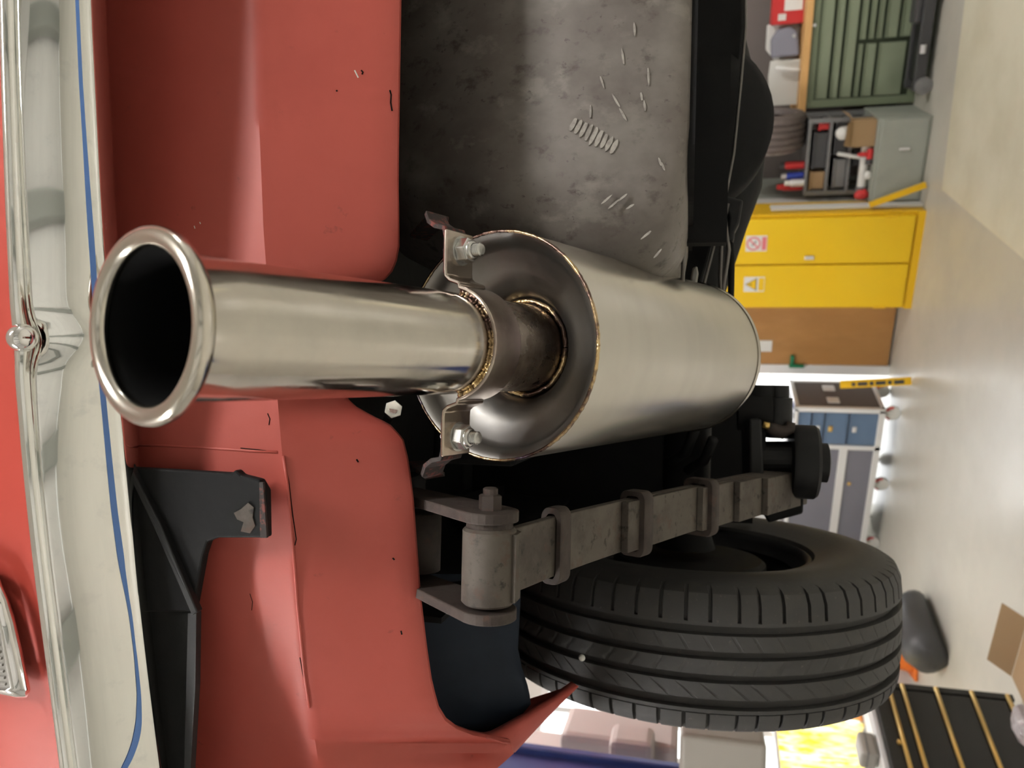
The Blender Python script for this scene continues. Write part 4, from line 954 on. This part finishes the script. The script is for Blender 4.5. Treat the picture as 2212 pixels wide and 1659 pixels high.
for i in range(4):
    d = MB().box2((dsp + .008, -.004, dz_[i + 1] + .006), (-.038, .03, dz_[i] - .006)).build('drawer', BLUEB, t, bevel=.004)
    xm = (dsp - .03) / 2; zm = dz_[i] - .05 if i > 1 else (dz_[i] + dz_[i + 1]) / 2
    MB().box((xm, -.008, zm), (.055, .012, .035)).build('latch', GOLD if i == 2 else ALU, d, bevel=.006)
    for zz in (dz_[i] - .016, dz_[i + 1] + .016): MB().box((xm, -.007, zz), (-.038 - dsp - .04, .008, .010)).build('drawer_rib', BLUEB, d)
for (px, py) in ((1790, 838), (1800, 864)):
    a2, b2, z2 = to_room(Wa(px, py, fa1 + .01)); MB().box((.008, b2 - FB, z2), (.012, .10, .10)).build('recess_handle', ALU, t, bevel=.01)
for x in (-.05, -FW * .52, -FW + .06):
    for y in (.05, FDp - .06):
        c = MB().lathe(V3((x, y - .02, .065)), V3((0, 1, 0)), [(.02, 0), (.062, .004), (.062, .036), (.02, .04)], 24, cap0=True, cap1=True).build('castor', WHITEP, t)
        MB().lathe(V3((x, y - .021, .065)), V3((0, 1, 0)), [(.052, -.004), (.066, 0), (.066, .008), (.052, .010)], 24, a0=-1.2, a1=1.6).build('red_guard', REDP, c)
        MB().box((x, y, .10), (.05, .06, .06)).build('castor_fork', WHITEP, c, bevel=.006)
MB().box2((-FW, 0, .13), (0, FDp, zb)).build('base_board', DARK, t)
# yellow level leaning on the case
p0 = to_room(Wb(1815, 832, FB - .06)); p1 = to_room(Wb(1938, 820, FB - .08))
t = thing('yellow_rule', 'yellow folding rule with black marks leaning on the case', 'rule', room(p1[0], FB - .10, .0), -PHI)
q0 = V3((0, 0, .002)); q1 = V3((p0[0] - p1[0], .05, p0[2])); d = q1 - q0
MB().ribbon([q0, q1], V3((0, -1, 0)), V3((-d.z, 0, d.x)).normalized(), .07, .014).build('bar', YEL, t, bevel=.002)
for k in range(9):
    u = .10 + .085 * k; c = q0.lerp(q1, u); MB().ribbon([c, c + d.normalized() * (.03 if k % 3 else .05)], V3((0, -1, 0)), V3((-d.z, 0, d.x)).normalized(), .035, .017).build('black_mark', DARK, t)
# small bottles on case top
for i, (m, lb, px, py, h) in enumerate([(BLUEP, 'blue bottle with red cap standing on the case', 1700, 875, .16), (WHITEP, 'white bottle standing on the case beside the blue one', 1705, 898, .13)]):
    a_ = rb(px, py, FB + .15)[0]; t = rthing('bottle', lb, 'bottle', a_, FB + .15, zt, 'bottles on the flight case')
    MB().lathe(V3((0, 0, 0)), V3((0, 0, 1)), [(.03, 0), (.034, .01), (.034, h * .6), (.014, h * .8), (.014, h)], 18, cap0=True, cap1=True).build('bottle_body', m, t, smooth=False)
    MB().cyl((0, 0, h), (0, 0, h + .03), .017, 12).build('cap', REDP, t)

# ================================================================== LEFT: lift post, control box, chest
lp = WY(1300, 1653, 2.6)
t = thing('lift_post', 'blue steel lift post at the photo edge behind the tyre', 'lift post', (lp.x - .25, 2.72, 0))
MB().box2((-.17, -.15, .0), (.15, .15, 3.3)).build('column', BLUELIFT, t, bevel=.015)
MB().box2((-.30, -.30, 0), (.30, .30, .02)).build('base_plate', BLUELIFT, t)
for s in (-1, 1): MB().box2((.10, s * .11 - .02, .02), (.175, s * .11 + .02, 3.3)).build('guide_rail', BLUELIFT, t, bevel=.006)
cbp = WY(1560, 1620, 2.45)
z_hi, z_lo = WY(1468, 1620, 2.45).z, WY(1652, 1620, 2.45).z; x_r = WY(1560, 1578, 2.45).x
t = thing('control_box', 'light grey control box mounted on the blue lift post', 'box', (x_r - .16, 2.45, z_lo))
MB().box2((-.16, -.06, 0), (.16, .10, z_hi - z_lo)).build('housing', GREYBOX, t, bevel=.015, seg=3)
MB().box2((-.15, -.064, 0.008), (-.06, -.058, z_hi - z_lo - .01)).build('cover', GREYBOX, t, bevel=.01)

# beige wall cupboard
z_hi, z_lo = WY(1200, 1630, 3.3).z, WY(1464, 1630, 3.3).z; xr = WY(1420, 1570, 3.3).x
t = thing('wall_cupboard', 'beige boxed duct beside the bright side window', 'duct', (xr - .3, 3.55, z_lo))
MB().box2((-.34, -.16, 0), (.18, .16, z_hi - z_lo)).build('housing', BEIGE, t, bevel=.03)
MB().box2((-.30, -.30, .10), (.24, -.10, (z_hi - z_lo) * .55)).build('front_panel', BEIGE, t, bevel=.03)
MB().box2((-.14, -.04, z_hi - z_lo), (.04, .14, 3.5 - z_lo)).build('riser', BEIGE, t)
# tool chest along the left wall
e0 = WZ(1915, 1478, .66); ca = to_room(e0)[0]; cb = to_room(e0)[1]
CH = .735
t = thing('tool_chest', 'black tool chest with brass drawer rails behind the tyre', 'chest', room(ca, cb), -PHI)
CL = 1.15
CDp = .50
MB().box2((-CDp, -CL, .05), (0, 0, CH)).build('body', CHESTB, t, bevel=.008)
MB().box2((0.0, -.035, .05), (.018, .0, CH)).build('corner_post', CHESTB, t)
zlist = [to_room(Wa(x, 1490, ca + .02))[2] for x in (1921, 1951, 2022, 2096, 2170)]
for i, z in enumerate(zlist):
    zn = zlist[i + 1] if i < len(zlist) - 1 else .07
    d = MB().box2((0, -CL + .02, zn + .012), (.012, -.04, z - .006)).build('drawer', CHESTB, t, bevel=.003)
    MB().cyl((.022, -CL + .03, z), (.022, -.012, z), .011, 12).build('brass_rail', GOLD, d, smooth=True)
yq = to_room(Wa(1927, 1600, ca + .01)); MB().lathe(V3((.0, yq[1] - cb, CH - .06)), V3((1, 0, 0)), [(.012, 0), (.012, .012), (.006, .016)], 14, cap1=True).build('lock', GOLD, t)
for y in (-.1, -CL + .1):
    for x in (-.06, -CDp + .08): MB().lathe(V3((x - .02, y, .028)), V3((1, 0, 0)), [(.01, 0), (.026, .002), (.026, .028), (.01, .03)], 16, cap0=True, cap1=True).build('castor', DARK, t)
t = thing('chest_tray', 'pale grey plastic tray lying on the black tool chest', 'tray', room(ca - .10, cb - .30, CH), -PHI)
MB().box2((-.10, -.55, 0), (.06, .28, .030)).build('tray_body', WHITE, t, bevel=.006)
MB().box2((-.08, -.53, .03), (.04, .26, .036)).build('tray_lip', WHITEP, t, bevel=.002)
t = thing('grey_case', 'small grey rounded case on the tray over the chest', 'case', room(ca - .10, cb - .36, CH + .036), -PHI)
MB().box2((-.06, -.07, 0), (.06, .07, .085)).build('case_body', GREYBOX, t, bevel=.02, seg=3)
MB().box2((-.062, -.072, .05), (.062, .072, .054)).build('case_seam', MIDG, t)
# yellow blinds in the window
for i, (lb, m, b0, b1, z0, z1) in enumerate([('yellow sunlit blind hanging in the side window', BLIND, WB0 + .08, to_room(Wa(1800, 1560, LW))[1], WZ0 + .04, Wa(1676, 1600, LW).z), ('orange sunlit blind hanging beside the yellow one', OBLIND, to_room(Wa(1800, 1560, LW))[1] + .02, WB1 - .08, WZ0 + .04, Wa(1676, 1600, LW).z)]):
    t = thing('window_blind', lb, 'blind', room(LW + .02, (b0 + b1) / 2, z0), -PHI, 'sunlit window blinds')
    n = 26; rows = []
    for k in range(n + 1):
        y = (b0 - b1) / 2 + (b1 - b0) * k / n; x = .012 * math.sin(k * 1.3)
        rows.append([V3((x, y, 0)), V3((x * 1.2, y, (z1 - z0) * .5)), V3((x * .6, y, z1 - z0))])
    mb = MB(); mb.grid(rows); mb.build('fabric', m, t, smooth=True)
    MB().cyl((0, (b0 - b1) / 2, z1 - z0), (0, (b1 - b0) / 2, z1 - z0), .014, 10).build('rail', WHITE, t)
# dark bag, cone and carton on the floor
fp = WZ(2040, 1400, 0)
t = thing('tool_bag', 'black holdall bag on the floor past the tyre', 'bag', fp + V3((.06, .18, 0)), -PHI)
rows = []
for k, (x, w_, h_) in enumerate([(-.30, .06, .12), (-.28, .13, .22), (-.2, .16, .27), (0, .17, .29), (.2, .16, .26), (.27, .13, .20), (.30, .06, .10)]):
    rows.append([V3((math.cos(u) * w_, x, h_ / 2 + math.sin(u) * h_ / 2)) for u in [2 * PI * j / 16 for j in range(16)]])
mb = MB(); mb.grid(rows, True); mb.f.append(tuple(range(16))); mb.f.append(tuple(len(mb.v) - 1 - j for j in range(16)))
mb.build('bag_body', DARK, t, smooth=True)
MB().tube([V3((.08, -.12, .27)), V3((.10, -.10, .34)), V3((.10, 0, .37)), V3((.10, .10, .34)), V3((.08, .12, .27))], .014, 8).build('handle', PINK, t, smooth=True)
fp = WZ(2010, 1462, 0)
t = thing('traffic_cone', 'orange traffic cone behind the black bag', 'cone', fp + V3((-.02, .42, 0)), 0)
MB().box2((-.13, -.13, 0), (.13, .13, .025)).build('base', ORANGE, t, bevel=.01)
MB().lathe(V3((0, 0, .025)), V3((0, 0, 1)), [(.10, 0), (.022, .38), (.018, .39)], 28, cap1=True).build('cone_body', ORANGE, t, smooth=False)
MB().lathe(V3((0, 0, .155)), V3((0, 0, 1)), [(.0755, 0), (.0535, .10)], 28).build('white_band', PAPER, t, smooth=True)
fp = WZ(2198, 1480, .30)
t = thing('open_carton', 'brown cardboard box beside the tool chest', 'box', (fp.x + .10, fp.y - .20, 0), -PHI)
MB().box2((-.20, -.2, 0), (.14, .2, .30)).build('carton', CARD, t, bevel=.004)
MB().prism([V3((-.20, .2, .30)), V3((.14, .2, .30)), V3((.16, .27, .38)), V3((-.18, .27, .38))], (0, .004, 0)).build('flap', CARD, t)
lump('plastic_wrapping', 'crumpled clear plastic wrapping on the brown cardboard box', 'wrapping', to_room(fp)[0] + .0, to_room(fp)[1] - .22, .302, .07, WRAP, 12, (1.2, 1.5, .6))

# the scene above is laid out in the car's frame; turn it into the room's frame
for o in list(bpy.data.objects):
    if o.parent is None and o.type != 'CAMERA':
        if o.type == 'MESH': o.data.transform(TURN)
        else:
            o.location = TURN @ o.location
            o.rotation_euler = (0, 0, o.rotation_euler.z + PHI)
